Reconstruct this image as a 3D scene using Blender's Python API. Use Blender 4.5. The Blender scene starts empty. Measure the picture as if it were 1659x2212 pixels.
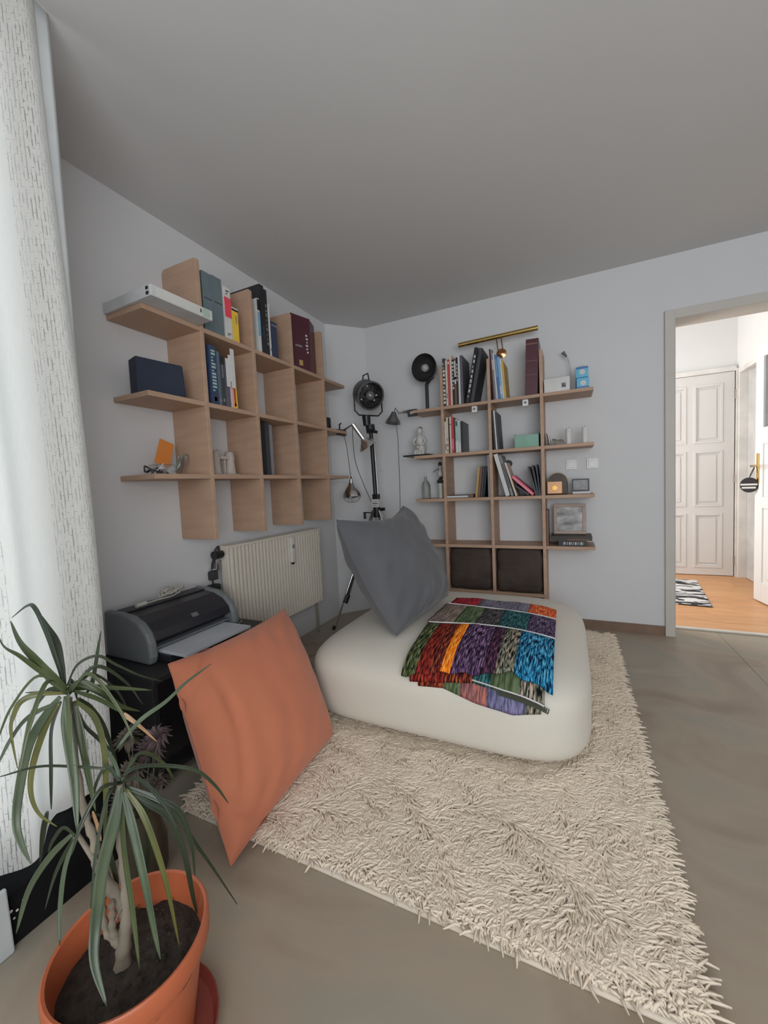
import bpy, math, random
import numpy as np
from mathutils import Vector, Matrix, Euler, noise

random.seed(7)
SC = bpy.context.scene
COL = SC.collection

# ------------------------------------------------------------------ camera
cam_d = bpy.data.cameras.new('camera')
cam = bpy.data.objects.new('camera', cam_d)
COL.objects.link(cam)
cam_d.sensor_fit = 'HORIZONTAL'
cam_d.sensor_width = 36.0
cam_d.lens = 854.756 * 36.0 / 1659.0
cam_d.clip_start = 0.02
CR, CU, CF = Vector((0.90462, 0.42364, -0.04675)), Vector((0.01559, 0.07674, 0.99693)), Vector((-0.42593, 0.90257, -0.06281))
M = Matrix((CR, CU, -CF)).transposed().to_4x4()
M.translation = Vector((1.8197, -3.1295, 1.0779))
cam.matrix_world = M
SC.camera = cam

# ------------------------------------------------------------------ world, lights, exposure
W = bpy.data.worlds.new('overcast_sky')
SC.world = W
W.use_nodes = True
W.node_tree.nodes['Background'].inputs[0].default_value = (0.80, 0.90, 1.0, 1)
W.node_tree.nodes['Background'].inputs[1].default_value = 1.0


def area(name, loc, direction, sx, sy, power, col=(1, 1, 1), spread=180):
    d = bpy.data.lights.new(name, 'AREA')
    d.shape = 'RECTANGLE'
    d.size, d.size_y = sx, sy
    d.energy = power
    d.color = col
    d.spread = math.radians(spread)
    o = bpy.data.objects.new(name, d)
    COL.objects.link(o)
    o.location = loc
    o.rotation_euler = Vector(direction).to_track_quat('-Z', 'Y').to_euler()
    return o


# daylight entering by the window behind the camera, the window behind the curtain and the hall window
area('daylight_rear_window', (2.7, -4.28, 1.35), (-0.35, 1, 0.40), 2.2, 1.7, 62, (0.985, 0.99, 1.0))
area('daylight_curtain_window', (0.46, -3.30, 1.30), (1, 0, 0), 1.5, 2.1, 11, (0.90, 0.96, 1.0))
area('daylight_hall_window', (1.30, 1.05, 1.55), (1, 0.12, -0.08), 1.4, 1.5, 40, (1.0, 0.98, 0.95))
SC.view_settings.view_transform = 'Standard'
SC.view_settings.look = 'None'
SC.view_settings.gamma = 1.0
SC.view_settings.use_curve_mapping = False
SC.view_settings.exposure = 0.0
SC.cycles.use_denoising = True
SC.cycles.max_bounces = 10
SC.cycles.diffuse_bounces = 5
SC.cycles.transparent_max_bounces = 12
SC.cycles.sample_clamp_indirect = 4.0


# ------------------------------------------------------------------ materials
def lin(c):
    c /= 255.0
    return c / 12.92 if c <= 0.04045 else ((c + 0.055) / 1.055) ** 2.4


def col(r, g, b, k=2.1):
    """albedo from a colour seen in the dim room"""
    return tuple(min(0.82, lin(v) * k) for v in (r, g, b))


MATS = {}


def mat(name, c, rough=0.6, metal=0.0, var=0.12, scale=6.0, bump=0.0, bscale=60.0, stretch=None, coat=0.0, c2=None, sheen=0.0, spec=0.5):
    """principled material whose colour drifts with a noise texture; optional relief"""
    if name in MATS:
        return MATS[name]
    m = bpy.data.materials.new(name)
    m.use_nodes = True
    nt = m.node_tree
    n, l = nt.nodes, nt.links
    b = n['Principled BSDF']
    b.inputs['Roughness'].default_value = rough
    b.inputs['Metallic'].default_value = metal
    b.inputs['Specular IOR Level'].default_value = spec
    if coat:
        b.inputs['Coat Weight'].default_value = coat
    if sheen:
        b.inputs['Sheen Weight'].default_value = sheen
    tc = n.new('ShaderNodeTexCoord')
    mp = n.new('ShaderNodeMapping')
    l.new(tc.outputs['Object'], mp.inputs[0])
    if stretch:
        mp.inputs['Scale'].default_value = stretch
    tx = n.new('ShaderNodeTexNoise')
    tx.inputs['Scale'].default_value = scale
    tx.inputs['Detail'].default_value = 5
    l.new(mp.outputs[0], tx.inputs['Vector'])
    cr = n.new('ShaderNodeValToRGB')
    d = c2 if c2 else tuple(v * (1 - var) for v in c)
    e = c if c2 else tuple(min(1, v * (1 + var)) for v in c)
    cr.color_ramp.elements[0].color = (*d, 1)
    cr.color_ramp.elements[1].color = (*e, 1)
    cr.color_ramp.elements[0].position = 0.3
    cr.color_ramp.elements[1].position = 0.7
    l.new(tx.outputs[0], cr.inputs[0])
    l.new(cr.outputs[0], b.inputs['Base Color'])
    if bump:
        t2 = n.new('ShaderNodeTexNoise')
        t2.inputs['Scale'].default_value = bscale
        t2.inputs['Detail'].default_value = 4
        l.new(mp.outputs[0], t2.inputs['Vector'])
        bp = n.new('ShaderNodeBump')
        bp.inputs['Strength'].default_value = bump
        bp.inputs['Distance'].default_value = 0.01
        l.new(t2.outputs[0], bp.inputs['Height'])
        l.new(bp.outputs[0], b.inputs['Normal'])
    MATS[name] = m
    return m


def glass(name, c=(0.9, 0.95, 0.95), alpha=0.25):
    """thin clear glass: mostly transparent with a glossy coat"""
    if name in MATS:
        return MATS[name]
    m = bpy.data.materials.new(name)
    m.use_nodes = True
    n, l = m.node_tree.nodes, m.node_tree.links
    n.remove(n['Principled BSDF'])
    tr = n.new('ShaderNodeBsdfTransparent')
    tr.inputs[0].default_value = (*c, 1)
    gl = n.new('ShaderNodeBsdfGlossy')
    gl.inputs['Roughness'].default_value = 0.05
    mx = n.new('ShaderNodeMixShader')
    fr = n.new('ShaderNodeLayerWeight')
    fr.inputs[0].default_value = alpha
    l.new(fr.outputs['Facing'], mx.inputs[0])
    l.new(tr.outputs[0], mx.inputs[1])
    l.new(gl.outputs[0], mx.inputs[2])
    l.new(mx.outputs[0], n['Material Output'].inputs[0])
    MATS[name] = m
    return m


# ------------------------------------------------------------------ mesh helpers
class MB:
    def __init__(s):
        s.v, s.f, s.uv = [], [], {}

    def add(s, vs, fs, T=None):
        o = len(s.v)
        for p in vs:
            p = Vector(p)
            s.v.append(tuple(T @ p) if T else tuple(p))
        s.f += [tuple(i + o for i in f) for f in fs]
        return s

    def box(s, a, b, T=None):
        (x0, y0, z0), (x1, y1, z1) = a, b
        return s.add([(x0, y0, z0), (x1, y0, z0), (x1, y1, z0), (x0, y1, z0), (x0, y0, z1), (x1, y0, z1), (x1, y1, z1), (x0, y1, z1)],
                     [(0, 3, 2, 1), (4, 5, 6, 7), (0, 1, 5, 4), (1, 2, 6, 5), (2, 3, 7, 6), (3, 0, 4, 7)], T)

    def tube(s, pts, r, n=8, cap=True, T=None):
        """tube along points; r a number or one radius per point"""
        P = [Vector(p) for p in pts]
        k = len(P)
        rr = r if isinstance(r, (list, tuple)) else [r] * k
        vs, fs = [], []
        up = None
        for i in range(k):
            d = (P[min(i + 1, k - 1)] - P[max(i - 1, 0)]).normalized()
            if up is None:
                up = d.orthogonal().normalized()
            else:
                up = (up - d * up.dot(d))
                up = up.normalized() if up.length > 1e-6 else d.orthogonal().normalized()
            w = d.cross(up)
            for j in range(n):
                a = 2 * math.pi * j / n
                vs.append(P[i] + (up * math.cos(a) + w * math.sin(a)) * rr[i])
        for i in range(k - 1):
            for j in range(n):
                fs.append((i * n + j, i * n + (j + 1) % n, (i + 1) * n + (j + 1) % n, (i + 1) * n + j))
        if cap:
            fs.append(tuple(range(n))[::-1])
            fs.append(tuple((k - 1) * n + j for j in range(n)))
        return s.add(vs, fs, T)

    def lathe(s, prof, n=24, T=None, closed=False):
        vs, fs = [], []
        k = len(prof)
        for r, z in prof:
            for j in range(n):
                a = 2 * math.pi * j / n
                vs.append((r * math.cos(a), r * math.sin(a), z))
        for i in range(k - 1 if not closed else k):
            i2 = (i + 1) % k
            for j in range(n):
                fs.append((i * n + j, i * n + (j + 1) % n, i2 * n + (j + 1) % n, i2 * n + j))
        if not closed:
            if prof[0][0] > 1e-5:
                fs.append(tuple(range(n))[::-1])
            if prof[-1][0] > 1e-5:
                fs.append(tuple((k - 1) * n + j for j in range(n)))
        return s.add(vs, fs, T)

    def prism(s, poly, h0, h1, T=None):
        n = len(poly)
        vs = [(x, y, h0) for x, y in poly] + [(x, y, h1) for x, y in poly]
        fs = [tuple(range(n))[::-1], tuple(range(n, 2 * n))] + [(i, (i + 1) % n, n + (i + 1) % n, n + i) for i in range(n)]
        return s.add(vs, fs, T)

    def grid(s, fn, nu, nv):
        o = len(s.v)
        for j in range(nv + 1):
            for i in range(nu + 1):
                s.v.append(tuple(fn(i / nu, j / nv)))
                s.uv[len(s.v) - 1] = (i / nu, j / nv)
        for j in range(nv):
            for i in range(nu):
                a = o + j * (nu + 1) + i
                s.f.append((a, a + 1, a + nu + 2, a + nu + 1))
        return s

    def build(s, name, m, parent=None, smooth=None, bevel=0.0, solid=0.0, sub=0, label=None, uv=None, loc=None):
        me = bpy.data.meshes.new(name)
        me.from_pydata(s.v, [], s.f)
        me.validate()
        me.materials.append(m)
        if uv:
            L = me.uv_layers.new(name='UVMap')
            for lp in me.loops:
                u, w = s.uv.get(lp.vertex_index, (0, 0))
                L.data[lp.index].uv = (u * uv[0], w * uv[1])
        if smooth is not None:
            me.polygons.foreach_set('use_smooth', [True] * len(me.polygons))
            if smooth < 180:
                me.set_sharp_from_angle(angle=math.radians(smooth))
        me.update()
        o = bpy.data.objects.new(name, me)
        COL.objects.link(o)
        if parent:
            o.parent = parent
        if loc:
            o.location = loc
        if sub:
            d = o.modifiers.new('subdivision', 'SUBSURF')
            d.levels = d.render_levels = sub
        if solid:
            d = o.modifiers.new('solidify', 'SOLIDIFY')
            d.thickness = solid
            d.offset = 0
        if bevel:
            d = o.modifiers.new('bevel', 'BEVEL')
            d.width = bevel
            d.segments = 2
            d.limit_method = 'ANGLE'
            d.angle_limit = math.radians(40)
        if label:
            o['label'] = label
        return o


def B(a, b, T=None):
    return MB().box(a, b, T)


def tag(o, label, cat, group=None):
    o['label'] = label
    o['category'] = cat
    if group:
        o['group'] = group
    return o


def thing(name, label, cat, loc=(0, 0, 0), rot=(0, 0, 0), group=None):
    o = bpy.data.objects.new(name, None)
    o.empty_display_size = 0.05
    COL.objects.link(o)
    o.location = loc
    o.rotation_euler = rot
    return tag(o, label, cat, group)


def struct(o):
    o['kind'] = 'structure'
    return o


def smooth_path(pts, n=6):
    """Catmull-Rom through the points"""
    P = [Vector(p) for p in pts]
    P = [P[0] * 2 - P[1]] + P + [P[-1] * 2 - P[-2]]
    out = []
    for i in range(1, len(P) - 2):
        for k in range(n):
            t = k / n
            a, b, c, d = P[i - 1], P[i], P[i + 1], P[i + 2]
            out.append(0.5 * ((2 * b) + (c - a) * t + (2 * a - 5 * b + 4 * c - d) * t * t + (3 * b - a - 3 * c + d) * t ** 3))
    out.append(P[-2])
    return out


def aim(direction, loc):
    """matrix whose local +Z looks along direction, at loc"""
    q = Vector(direction).to_track_quat('Z', 'Y')
    return Matrix.Translation(loc) @ q.to_matrix().to_4x4()


# common materials
WHITE = mat('wall_paint', (0.66, 0.665, 0.68), 0.9, var=0.015, scale=2.0, bump=0.03, bscale=120, spec=0.2)
CEIL = mat('ceiling_paint', (0.62, 0.615, 0.615), 0.95, var=0.015, scale=1.5, spec=0.1)
WOOD = mat('beech_board', (0.45, 0.295, 0.205), 0.55, var=0.10, scale=5, stretch=(0.6, 0.6, 5), bump=0.05, bscale=25)
BLACK = mat('black_plastic', (0.012, 0.012, 0.014), 0.4, var=0.2)
DARK = mat('dark_grey_plastic', (0.035, 0.036, 0.04), 0.5, var=0.15)
CHROME = mat('chrome', (0.72, 0.72, 0.73), 0.16, 1.0, var=0.03)
STEEL = mat('brushed_steel', (0.45, 0.45, 0.46), 0.35, 1.0, var=0.06)
PAGES = mat('book_paper', (0.55, 0.51, 0.44), 0.9, var=0.1, scale=40)
PAPER = mat('white_paper', (0.62, 0.62, 0.62), 0.85, var=0.03)
PRINT = mat('white_print', (0.6, 0.6, 0.58), 0.7, var=0.05)

# ================================================================== ROOM SHELL
H = 2.45
FLOORM = mat('beige_ceramic_floor', (0.385, 0.32, 0.25), 0.42, scale=1.5, c2=(0.29, 0.235, 0.18), bump=0.04, bscale=8, spec=0.4)
for nd in FLOORM.node_tree.nodes:                # clouded glaze: brown, beige and grey-green drifts
    if nd.type == 'VALTORGB':
        e = nd.color_ramp.elements
        e[0].position, e[0].color = .34, (0.285, 0.222, 0.168, 1)
        e[1].position, e[1].color = .50, (0.370, 0.305, 0.235, 1)
        e.new(.60).color = (0.320, 0.290, 0.235, 1)
        e.new(.70).color = (0.415, 0.350, 0.270, 1)
    if nd.type == 'TEX_NOISE' and nd.inputs['Scale'].default_value == 1.5:
        nd.inputs['Distortion'].default_value = 1.3
        nd.inputs['Detail'].default_value = 7
floor = struct(B((-0.2, -4.6, -0.06), (5.0, 0.19, -0.004)).build('floor', mat('floor_bed', (0.16, 0.145, 0.125), 0.9)))
# two large slabs either side of the one joint one can see, by the doorway
for a, b in ((-0.2, 2.6985), (2.7005, 5.0)):
    B((a, -4.6, -0.004), (b, 0.17, 0.0)).build('tile', FLOORM, floor)

struct(MB().prism([(0, -2.45), (0, -0.262), (0.237, 0), (0.237, 0.15), (-0.15, 0.15), (-0.15, -2.45)], 0, H).build('wall_left', WHITE))
# back wall with the doorway cut out
DX0, DX1, DZ = 2.433, 3.26, 2.05
wb = MB().box((0.237, 0, 0), (DX0, 0.17, H)).box((DX1, 0, 0), (5.0, 0.17, H)).box((DX0, 0, DZ), (DX1, 0.17, H))
struct(wb.build('wall_back', WHITE))
struct(B((-0.15, -4.6, H), (5.0, 0.17, H + 0.1)).build('ceiling', CEIL))
# return beside the curtain and the window wall
ww = MB().box((-0.15, -2.6, 0), (0.40, -2.45, H)).box((0.25, -4.6, 0), (0.40, -4.15, H)).box((0.25, -4.15, 2.32), (0.40, -2.6, H)).box((0.25, -4.15, 0), (0.40, -2.6, 0.06))
struct(ww.build('wall_window', WHITE))
struct(B((4.9, -4.6, 0), (5.05, 0.17, H)).build('wall_right', WHITE))
wr = MB().box((0.25, -4.75, 0), (0.9, -4.6, H)).box((3.3, -4.75, 0), (5.05, -4.6, H)).box((0.9, -4.75, 2.25), (3.3, -4.6, H)).box((0.9, -4.75, 0), (3.3, -4.6, 0.45))
struct(wr.build('wall_rear', WHITE))
FRAME = mat('window_frame_paint', (0.6, 0.6, 0.6), 0.5)


def window(name, a, b, axis):
    """fixed casement: outer frame, mullion, panes; a,b opposite corners of the opening"""
    o = thing_root = bpy.data.objects.new(name, None)
    COL.objects.link(o)
    o['kind'] = 'structure'
    m = MB()
    if axis == 'x':
        x = a[0]
        y0, y1, z0, z1 = a[1], b[1], a[2], b[2]
        ym = (y0 + y1) / 2
        for q in ((y0, y0 + .06, z0, z1), (y1 - .06, y1, z0, z1), (ym - .04, ym + .04, z0, z1)):
            m.box((x - .03, q[0], q[2]), (x + .03, q[1], q[3]))
        for z in (z0, z1 - .06):
            m.box((x - .028, y0 + .06, z), (x + .028, y1 - .06, z + .06))
        m.build('window_frame', FRAME, o, bevel=.004)
        for p, q in ((y0 + .06, ym - .04), (ym + .04, y1 - .06)):
            B((x - .003, p, z0 + .06), (x + .003, q, z1 - .06)).build('pane', glass('window_glass'), o)
    else:
        y = a[1]
        x0, x1, z0, z1 = a[0], b[0], a[2], b[2]
        xm = (x0 + x1) / 2
        for q in ((x0, x0 + .06), (x1 - .06, x1), (xm - .04, xm + .04)):
            m.box((q[0], y - .03, z0), (q[1], y + .03, z1))
        for z in (z0, z1 - .06):
            m.box((x0 + .06, y - .028, z), (x1 - .06, y + .028, z + .06))
        m.build('window_frame', FRAME, o, bevel=.004)
        for p, q in ((x0 + .06, xm - .04), (xm + .04, x1 - .06)):
            B((p, y - .003, z0 + .06), (q, y + .003, z1 - .06)).build('pane', glass('window_glass'), o)


window('window_1', (0.32, -4.15, 0.06), (0.32, -2.6, 2.32), 'x')
window('window_2', (0.9, -4.68, 0.45), (3.3, -4.68, 2.25), 'y')

SKIRT = mat('brown_skirting_tile', (0.20, 0.125, 0.085), 0.5, var=0.15, scale=8)
struct(B((0.237, -0.012, 0), (2.381, 0, 0.062)).build('baseboard_back', SKIRT))
# door casing of the doorway: side and head in two steps
CASE = mat('greyed_casing_paint', (0.56, 0.53, 0.49), 0.55, var=0.03)
dc = MB().box((2.381, -0.022, 0), (2.433, 0.0, 2.105)).box((2.433, -0.022, 2.05), (DX1 + .05, 0.0, 2.105)).box((DX1, -0.022, 0), (DX1 + .05, 0, 2.05))
dc.box((2.433, -0.022, 0), (2.436, 0.17, 2.05)).box((2.436, -0.022, 2.047), (DX1, 0.17, 2.05)).box((DX1 - .003, -0.022, 0), (DX1, 0.17, 2.047))
struct(dc.build('trim_1', CASE, bevel=0.002))
struct(B((2.436, 0.155, 0), (3.257, 0.195, 0.012)).build('trim_2', mat('threshold_strip', (0.6, 0.56, 0.5), 0.4), bevel=0.003))

# ================================================================== HALL
HALLW = mat('hall_wall_paint', (0.74, 0.74, 0.73), 0.85, var=0.01)
struct(MB().box((1.1, 2.02, 0), (3.5, 2.15, 2.8)).build('wall_hall_far', HALLW))
struct(MB().box((3.345, 0.17, 2.075), (3.48, 2.02, 2.8)).box((3.345, 0.17, 0), (3.48, 1.08, 2.075)).box((3.345, 1.95, 0), (3.48, 2.02, 2.075)).build('wall_hall_right', HALLW))
struct(MB().box((0.95, 0.17, 0), (1.1, 2.15, 2.8)).build('wall_hall_left', HALLW))
struct(B((0.95, 0.17, 2.8), (3.5, 2.15, 2.9)).build('ceiling_hall', HALLW))
PLANK = [mat('laminate_' + k, c, 0.33, var=0.14, scale=4, stretch=(1, 8, 8)) for k, c in (('honey', (0.62, 0.31, 0.125)), ('oak', (0.65, 0.335, 0.14)), ('amber', (0.58, 0.285, 0.115)))]
hf = struct(B((0.95, 0.17, -0.06), (3.5, 2.15, -0.006)).build('floor_hall', mat('hall_floor_bed', (0.25, 0.14, 0.07), 0.9)))
row = 0
y = 0.195
while y < 2.02:
    x = 1.1 - 0.45 * (row % 3)
    while x < 3.46:
        a, b = max(x, 1.1), min(x + 1.28, 3.46)
        if b - a > 0.05:
            B((a + .0006, y + .0006, -0.006), (b - .0006, min(y + .1894, 2.019), 0.0)).build('plank', random.choice(PLANK), hf)
        x += 1.28
    y += 0.19
    row += 1

DOORP = mat('door_paint', (0.66, 0.64, 0.62), 0.5, var=0.02)
HINGE = mat('hinge_metal', (0.35, 0.3, 0.26), 0.4, 0.8)
# far six-panel door, shut
d1 = bpy.data.objects.new('door_1', None)
COL.objects.link(d1)
d1['kind'] = 'structure'
d1.location = (2.58, 1.985, 0.006)
LW, LH = 0.735, 2.055
cols = [(0.085, 0.345), (0.405, 0.645)]
rows = [(0.075, 0.645), (0.715, 1.29), (1.365, 1.955)]
lf = MB()
xs = [0, cols[0][0], cols[0][1], cols[1][0], cols[1][1], LW]
lf.box((0, 0, 0), (cols[0][0], .03, LH)).box((cols[0][1], 0, 0), (cols[1][0], .03, LH)).box((cols[1][1], 0, 0), (LW, .03, LH))
for c in cols:
    zz = 0
    for r in rows:
        lf.box((c[0], 0, zz), (c[1], .03, r[0]))
        zz = r[1]
    lf.box((c[0], 0, zz), (c[1], .03, LH))
lf.build('leaf', DOORP, d1)
for c in cols:
    for r in rows:
        p = MB()
        a, b, e, f = c[0], c[1], r[0], r[1]
        p.box((a, .012, e), (b, .024, f))
        for k, (w, yy) in enumerate(((0.0, -.006), (0.022, .004))):   # stepped moulding
            q = .022 if k == 0 else .012
            p.box((a + w, yy, e + w), (a + w + q, .014, f - w)).box((b - w - q, yy, e + w), (b - w, .014, f - w))
            p.box((a + w + q, yy, e + w), (b - w - q, .014, e + w + q)).box((a + w + q, yy, f - w - q), (b - w - q, .014, f - w))
        p.box((a + .05, .004, e + .05), (b - .05, .014, f - .05))
        p.build('panel', DOORP, d1, bevel=0.002)
for z in (0.16, 1.0, 1.83):
    MB().tube([(LW + .010, -.008, z - .045), (LW + .010, -.008, z + .045)], .009, 10).build('hinge', HINGE, d1, smooth=40)
struct(MB().box((3.325, 1.965, 0), (3.345, 2.02, 2.085)).box((2.5, 1.975, 2.065), (3.325, 2.02, 2.11)).box((2.5, 1.975, 0), (2.575, 2.02, 2.065)).build('trim_3', mat('hall_casing_paint', (0.72, 0.70, 0.67), 0.5)))
# grey doorway in the hall's right wall: shut plain door set in its frame
d3 = bpy.data.objects.new('door_3', None)
COL.objects.link(d3)
d3['kind'] = 'structure'
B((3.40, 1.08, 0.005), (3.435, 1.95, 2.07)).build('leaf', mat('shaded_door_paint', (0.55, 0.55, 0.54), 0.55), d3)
MB().box((3.335, 1.08, 2.03), (3.40, 1.95, 2.075)).box((3.335, 1.925, 0), (3.40, 1.95, 2.03)).build('door_frame', MATS['hall_casing_paint'], d3, bevel=.002)
# near hall door, standing open, glazed above and panelled below
d2 = bpy.data.objects.new('door_2', None)
COL.objects.link(d2)
d2['kind'] = 'structure'
d2.location = (3.19, 1.10, 0.008)
d2.rotation_euler = (0, 0, math.atan2(-0.99, 0.13))
LW2 = 0.78
m = MB().box((0, 0, 0), (0.10, .038, 2.05)).box((LW2 - .10, 0, 0), (LW2, .038, 2.05))
for z0, z1 in ((0, .16), (.76, .85), (1.27, 1.40), (1.95, 2.05)):
    m.box((.10, 0, z0), (LW2 - .10, .038, z1))
D2P = mat('bright_door_paint', (0.78, 0.78, 0.77), 0.4, var=0.01)
m.build('leaf', D2P, d2, bevel=.003)
for z0, z1 in ((.16, .76), (.85, 1.27)):
    B((.10, .010, z0), (LW2 - .10, .028, z1)).box((.135, .004, z0 + .035), (LW2 - .135, .034, z1 - .035)).build('panel', D2P, d2, bevel=.003)
B((.10, .016, 1.40), (LW2 - .10, .022, 1.95)).build('pane', mat('grey_door_glass', (0.16, 0.17, 0.17), 0.15), d2)
BRASS = mat('polished_brass', (0.62, 0.43, 0.16), 0.22, 1.0, var=0.05)
h = MB().box((.028, -.006, .96), (.062, 0, 1.20))
h.tube([(.045, -.006, 1.10), (.045, -.045, 1.10), (.055, -.052, 1.10), (.165, -.052, 1.10)], .009, 10)
h.box((.028, .038, .96), (.062, .044, 1.20)).tube([(.045, .044, 1.10), (.045, .085, 1.10), (.055, .092, 1.10), (.165, .092, 1.10)], .009, 10)
h.build('door_handle', BRASS, d2, smooth=40, bevel=.002)
# tag hung on the handle
t = thing('door_hanger', 'black and white striped disc hanging from the brass door handle', 'hanger', (3.150, 1.085, 0.955))
md = MB().lathe([(0.0, -.006), (.058, -.006), (.062, 0), (.058, .006), (0, .006)], 24, aim((-.6, -.8, 0), (0, 0, 0)))
md.build('disc', mat('black_felt', (0.02, 0.02, 0.022), 0.8), t, smooth=40)
mw = MB()
for z, w in ((-.022, .045), (.004, .055)):
    mw.box((-w, -.0075, z - .007), (w, -.006, z + .007), Matrix.Rotation(math.atan2(-.6, .8), 4, 'Z'))
mw.build('stripe', PRINT, t)
MB().tube(smooth_path([(0, 0, .058), (.012, 0, .10), (.03, -.008, .145), (.018, -.004, .10), (0, 0, .058)], 4), .0025, 6).build('loop', BLACK, t, smooth=60)

zm = bpy.data.materials.new('zebra_weave')
zm.use_nodes = True
n, l = zm.node_tree.nodes, zm.node_tree.links
tc = n.new('ShaderNodeTexCoord')
wv = n.new('ShaderNodeTexNoise')
wv.inputs['Scale'].default_value = 5.5
wv.inputs['Detail'].default_value = 1.5
wv.inputs['Distortion'].default_value = 1.4
mp = n.new('ShaderNodeMapping')
mp.inputs['Scale'].default_value = (0.8, 2.6, 1)
mp.inputs['Rotation'].default_value = (0, 0, 0.35)
cr = n.new('ShaderNodeValToRGB')
cr.color_ramp.interpolation = 'CONSTANT'
cr.color_ramp.elements[0].color = (0.02, 0.02, 0.025, 1)
cr.color_ramp.elements[1].color = (0.66, 0.66, 0.66, 1)
cr.color_ramp.elements[1].position = 0.5
l.new(tc.outputs['Object'], mp.inputs[0])
l.new(mp.outputs[0], wv.inputs['Vector'])
l.new(wv.outputs[0], cr.inputs[0])
l.new(cr.outputs[0], n['Principled BSDF'].inputs['Base Color'])
n['Principled BSDF'].inputs['Roughness'].default_value = 0.9
o = MB().prism([(2.832, .754), (2.948, 1.694), (2.25, 1.78), (2.13, .84)], 0, .008).build('zebra_rug', zm, bevel=.002)
tag(o, 'black and white zebra striped rug on the hall floor', 'rug')

# ================================================================== LEFT SHELF UNIT
G, T = 0.3455, 0.022
LY = [-1.712 + G * i for i in range(4)]          # front right edges of the uprights
LZ = [1.882, 1.528, 1.180]                       # tops of the shelves
LD = 0.2395
s1 = thing('grid_shelf', 'beech grid shelf with four uprights on the left wall above the radiator', 'shelf', (0, -1.2, 0.859), group='beech grid shelves')
for yv in LY:
    pr = [(0.001, 0), (LD, 0), (LD, 1.335), (LD - .007, 1.342), (.018, 1.342), (0.001, 1.328)]
    m = MB().prism(pr, 0, T, Matrix(((1, 0, 0, 0), (0, 0, 1, 0), (0, 1, 0, 0), (0, 0, 0, 1))))
    m.build('upright', WOOD, s1, bevel=.002, loc=(0, yv - T + 1.2, 0))
YL0, YL1 = -2.02, -0.395
for z in LZ:
    seg = [YL0] + [q for yv in LY for q in (yv - T, yv)] + [YL1]
    for i in range(0, len(seg), 2):
        B((0.001, seg[i], z - T), (LD - .001, seg[i + 1], z)).build('shelf_board', WOOD, s1, bevel=.0015, loc=(0, 1.2, -.859))

# ================================================================== RIGHT SHELF UNIT
RX = [0.982 + 0.343 * i for i in range(3)]
RZ = [1.653, 1.305, 0.971, 0.624, 0.285]
RD = 0.24
s2 = thing('grid_shelf', 'tall beech grid shelf with three uprights on the back wall', 'shelf', (1.35, 0, 0), group='beech grid shelves')
for xv in RX:
    B((xv - T, -RD, 0.045), (xv, -.001, 1.94)).build('upright', WOOD, s2, bevel=.002, loc=(-1.35, 0, 0))
for k, z in enumerate(RZ):
    xl = 0.735 if k < 4 else RX[0]
    seg = [xl] + [q for xv in RX for q in (xv - T, xv)] + [1.965]
    for i in range(0, len(seg), 2):
        if k == 4 and i in (0, 6):
            continue
        B((seg[i], -RD + .001, z - T), (seg[i + 1], -.001, z)).build('shelf_board', WOOD, s2, bevel=.0015, loc=(-1.35, 0, 0))

# ================================================================== BOOKS
def book(label, side, a, z, w, h, d, cover, lean=0.0, marks=(), name='book', group=None, front=0.0, pages=True, cat='book'):
    """upright book. side L: on the left wall (a = y of its edge), R: back wall (a = x). front = gap behind the shelf edge.
    marks: (z0, z1, x0, x1, material) flat print on the spine, as fractions of height and width"""
    if side == 'L':
        loc, rz = (LD - .004 - front, a, z + .0008), math.pi / 2
    else:
        loc, rz = (a, -RD + .004 + front, z + .0008), 0
    if not group:
        unit, k = ('left', LZ.index(z)) if side == 'L' else ('right', RZ.index(z))
        group = 'books on the %s shelf of the %s unit' % (('top', 'second', 'third', 'fourth')[k], unit)
    t = thing(name, label, cat, loc, (0, lean, rz), group)
    x0 = -w if lean > 0 else 0.0
    c = .0022 if w > .008 else .0012
    m = MB().box((x0, 0, 0), (x0 + w, c, h))
    m.box((x0, c, 0), (x0 + c, d, h)).box((x0 + w - c, c, 0), (x0 + w, d, h))
    m.build('cover', cover, t, bevel=.0012 if w > .012 else 0)
    if pages:
        B((x0 + c, c, .003), (x0 + w - c, d - .004, h - .004)).build('page_block', PAGES, t)
    for z0, z1, p, q, mm in marks:
        B((x0 + p * w, -.0006, z0 * h), (x0 + q * w, .0004, z1 * h)).build('spine_print', mm, t)
    return t


def bars(z0, z1, n, p, q, mm, rnd):
    """illegible lettering: a run of short strokes up the spine"""
    out = []
    st = (z1 - z0) / n
    for i in range(n):
        k = rnd.random()
        out.append((z0 + st * i, z0 + st * (i + .35 + .35 * k), p, q if k > .4 else (p + q) / 2, mm))
    return out


def cm(name, r, g, b, k=1.55, rough=0.55, var=0.08):
    return mat(name, col(r, g, b, k), rough, var=var, scale=14)


RN = random.Random(3)
greenish = cm('grey_green_cloth', 84, 97, 102)
redc = cm('red_cover', 190, 60, 75)
yel = cm('yellow_cover', 200, 160, 55)
whitec = cm('white_cover', 170, 170, 168)
blackc = mat('black_cover', (0.018, 0.018, 0.022), 0.35)
navyc = cm('navy_cover', 42, 50, 72)
bluec = cm('deep_blue_cover', 40, 55, 80)
charc = cm('charcoal_cover', 48, 50, 55)
pinkc = cm('pale_pink_cover', 175, 145, 155)
rustc = cm('rust_cover', 140, 60, 45)
maroonc = cm('burgundy_cover', 66, 30, 40, 1.5, 0.35)
tanc = cm('tan_cover', 150, 125, 75)
creamc = cm('cream_cover', 175, 160, 145)
brownc = cm('brown_cover', 95, 70, 55)
lblue = cm('light_blue_cover', 105, 140, 165)
midblue = cm('mid_blue_cover', 60, 95, 140)
sage = cm('pale_green_cover', 135, 155, 148)
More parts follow.
